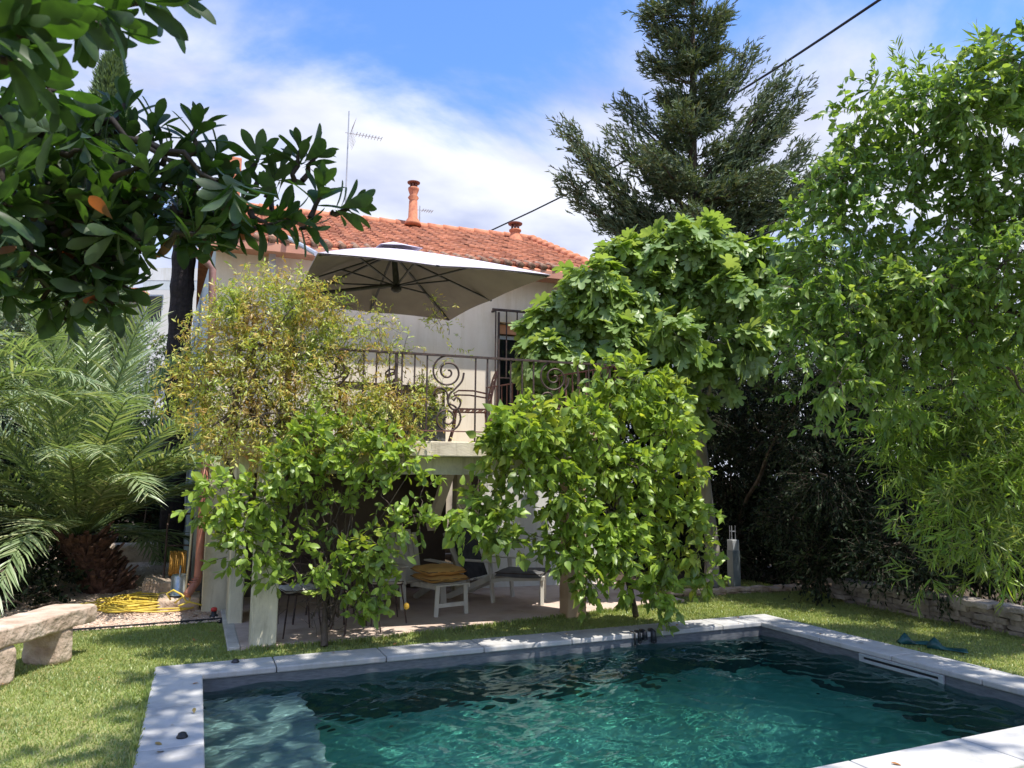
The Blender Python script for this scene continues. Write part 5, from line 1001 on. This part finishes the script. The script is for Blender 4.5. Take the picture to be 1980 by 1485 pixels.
for (x, y, d, a, n_, l_) in ((30, 30, 1.15, -20, 9, .13), (120, 10, 1.3, -25, 10, .13), (200, 20, 1.4, -30, 10, .13), (280, 5, 1.5, -15, 10, .13), (340, -20, 1.6, -10, 10, .14), (20, 110, 1.2, -40, 8, .13), (60, 70, 1.2, -50, 8, .13), (-30, 60, 1.1, 0, 9, .13), (220, 60, 1.5, -50, 8, .12), (150, 60, 1.4, -60, 7, .12), (-10, 400, 1.5, 0, 5, .12), (-30, 330, 1.6, 0, 7, .12)): rosette(x, y, d, a, n_, l_, frm=(x-90, y-10, d))
tw.add([np.array([-1.9, 1.3, 3.0])]+[PD(*q) for q in ((-60, -10, 1.4), (100, -10, 1.4), (260, -10, 1.5), (340, -20, 1.6))], .02, .008, 6)
for (x, y) in ((140, 420), (60, 300), (180, 560), (40, 500), (300, 300), (380, 330)): tw.add(curve(PD(x-120, y-60 if y < 400 else y-90, 2.4), PD(x+40, y+20, 2.4), .02, 6, .02), .014, .006, 6)
for i in range(95):
    x = rng.uniform(-60, 460); y = rng.uniform(200, 590) if x < 200 else rng.uniform(260, 500)
    if (x > 330 and (y < 330 or y > 470)) or (x < 60 and 540 < y): continue
    d = rng.uniform(2.2, 3.1); rosette(x, y, d, rng.uniform(0, 360), 11, .135, frm=(x-rng.uniform(20, 70), y+rng.uniform(-30, 50), d+.05))
for i in range(60):
    x = rng.uniform(-700, -60); y = rng.uniform(-150, 620); d = rng.uniform(1.7, 2.6); rosette(x, y, d, rng.uniform(0, 360), 11, .135, frm=(x-rng.uniform(20, 70), y+rng.uniform(-30, 50), d+.05))
tw.build('trunk', M['darkbark'], mg); lv.build('crown', M['laurel'], mg); old.build('old_leaves', M['laurel_old'], mg)
# ------------------------------------------------------------ tall plane tree standing behind the viewer, its crown shades the near garden
def shade_pts(lst, z): return [(np.array([x, y, 0.])+sv*(z+rng.normal()*.3)/sv[2], r, dn) for (x, y, r, dn) in lst]
sh = shade_pts([(-.1, 3.6, .5, 2.4), (-.1, 4.3, .45, 2.4), (-.1, 5.0, .45, 2.2), (-.1, 5.7, .4, 1.5), (-.1, 6.5, .35, 1.6), (-.05, 7.1, .35, 1.8), (.5, 7.3, .3, 2), (1.0, 7.3, .3, 2.2), (1.5, 7.25, .3, 2.2), (2.0, 7.2, .3, 2), (2.5, 7.2, .25, 1.2), (.4, 6.8, .4, 1.8), (1.2, 6.8, .4, 2.2), (1.9, 6.7, .4, 2.2), (2.6, 6.8, .35, 1.6), (3.4, 6.9, .3, 1.4),
  (-1.0, 4.6, .5, 1.4), (-1.7, 5.0, .5, 1.2), (-.9, 5.4, .3, .8), (-1.2, 4.0, .5, 1.5), (-.7, 3.9, .4, 1.2), (.6, 6.0, .45, 1.4), (1.4, 5.8, .4, 1.4), (.7, 5.0, .45, 1.2), (.6, 4.2, .45, 1.4), (1.5, 4.6, .4, 1.0), (2.4, 3.9, .5, 1.4), (3.3, 3.9, .45, 1.2), (2.9, 6.5, .35, 1.0), (3.9, 6.7, .3, .7), (4.2, 4.2, .35, .8), (5.3, 4.4, .4, .9), (6.1, 6.6, .35, 1.6), (6.1, 5.9, .4, 1.6), (6.1, 5.1, .4, 1.6), (6.1, 4.4, .4, 1.5), (5.7, 3.8, .4, 1.2), (6.6, 6.8, .3, .9), (6.6, 4.6, .35, 1.2), (6.6, 5.4, .3, .8), (5.0, 3.2, .4, .5), (6.2, 3.2, .4, .6), (8.0, 6.2, .5, 1), (8.4, 7.4, .5, 1.4), (7.6, 8.4, .4, 1), (8.6, 5.4, .5, 1.4), (7.8, 7.6, .3, .8)], 11.0)
tree('plane_tree', (3.5, -3.5, G), 'tall tree standing behind the viewer whose crown shades the near end of the pool', 'tree', M['mulb'], M['bark'], sh, OVATE, .14, .3, 15, 8, [(3.6, -3.0, 3), (3.7, -1.9, 8.2)], .2, droop=.3)
fl = Leaves(OVAL); n = 170; xs = rng.uniform(-2.2, 8.2, n); ys = rng.uniform(3.3, 9.0, n)
on = (xs > OX0) & (xs < OX1) & (ys > OY0) & (ys < OY1); pl_ = (xs > PX0) & (xs < PX1) & (ys > PY0) & (ys < PY1); kk = ~pl_; xs, ys, on = xs[kk], ys[kk], on[kk]; n = len(xs)
fl.add(np.stack([xs, ys, np.where(on, .008, .002)], 1), rdir(n)*[1, 1, .12], np.tile([0, 0, 1.], (n, 1))+rdir(n)*.3, rng.uniform(.02, .06, n))
M['litter'] = leafmat('dry_leaf', [(.30, .20, .06), (.36, .16, .07), (.22, .22, .05), (.18, .10, .05)], trans=.1); tag(fl.build('fallen_leaves', M['litter'], None), 'small dry leaves scattered over the lawn and the coping', 'leaf litter', kind='stuff')
# ------------------------------------------------------------ background buildings, cables
fb_ = empty('white_building', PD(300, 930, 34)*[1, 1, 0], 'white flat roofed building seen between the branches at the left', 'building')
def quadpx(pts, d, th=.3):
    P = [PD(x, y, d) for x, y in pts]; back = [p+np.array([0, 1, 0])*th for p in P]; b = B(); n_ = len(P); b.add(P+back, [tuple(range(n_)), tuple(range(2*n_-1, n_-1, -1))]+[(i, i+n_, (i+1) % n_+n_, (i+1) % n_) for i in range(n_)]); return b
def bbox_px(x0, y0, x1, y1, d, depth, zfloor=False):
    A = PD(x0, y1, d); C = PD(x1, y0, d); b = B(); fx = nrm(np.array([r2[0], r2[1], 0])); fy = np.array([-fx[1], fx[0], 0]); z0 = 0 if zfloor else A[2]; wd = (C-A)@fx; c = A+fx*wd/2+fy*depth/2; c[2] = (z0+C[2])/2; b.obox(c, (wd, depth, C[2]-z0), fx, fy); return b
bbox_px(265, 518, 470, 900, 34, 8, True).build('wall', M['build'], fb_)
bbox_px(275, 518, 470, 542, 33.9, .05).build('parapet_panel', M['white'], fb_)
o = bbox_px(276, 543, 470, 560, 33.85, .04).build('band', M['blue'], fb_)
w_ = bbox_px(280, 568, 312, 622, 33.85, .06).build('window', M['blue'], fb_); bbox_px(284, 571, 310, 622, 33.75, .03).build('pane', M['glass'], w_)
gb_ = empty('grey_house', PD(235, 930, 40)*[1, 1, 0], 'distant low house with an orange roof left of the white building', 'building')
bbox_px(200, 548, 264, 900, 42, 6, True).build('wall', M['blue'], gb_); bbox_px(190, 556, 266, 566, 41.5, 7).build('roof', M['terra'], gb_)
ns = empty('garden_wall', (-3.2, 12.4, G), 'ochre rendered garden wall glimpsed behind the palm fronds at the left edge', 'wall'); b = B(); b.box((-7, 13.4, G), (-3.2, 13.6, 3.1)); b.build('panel', M['orange_pot'], ns)
def cable(pts, r, lab):
    b = B(); b.tube([PD(*q) for q in pts], r, 6, False); tag(b.build('overhead_cable', M['cable'], None, True), lab, 'cable', 'overhead cables')
cable([(1760, -38, 13.6), (1700, 0, 14.5), (1600, 67, 16.2), (1500, 133, 18.2), (1418, 184, 20), (1260, 281, 23.5), (1105, 371, 27), (1030, 408, 29), (940, 450, 31.5)], .03, 'long black overhead cable crossing the sky behind the conifer')
cable([(2100, 60, 6.2), (1850, 245, 7.6), (1600, 392, 9.0), (1510, 440, 9.8), (1440, 468, 10.6), (1360, 490, 12)], .014, 'thin black cable running through the mulberry and fig crowns')
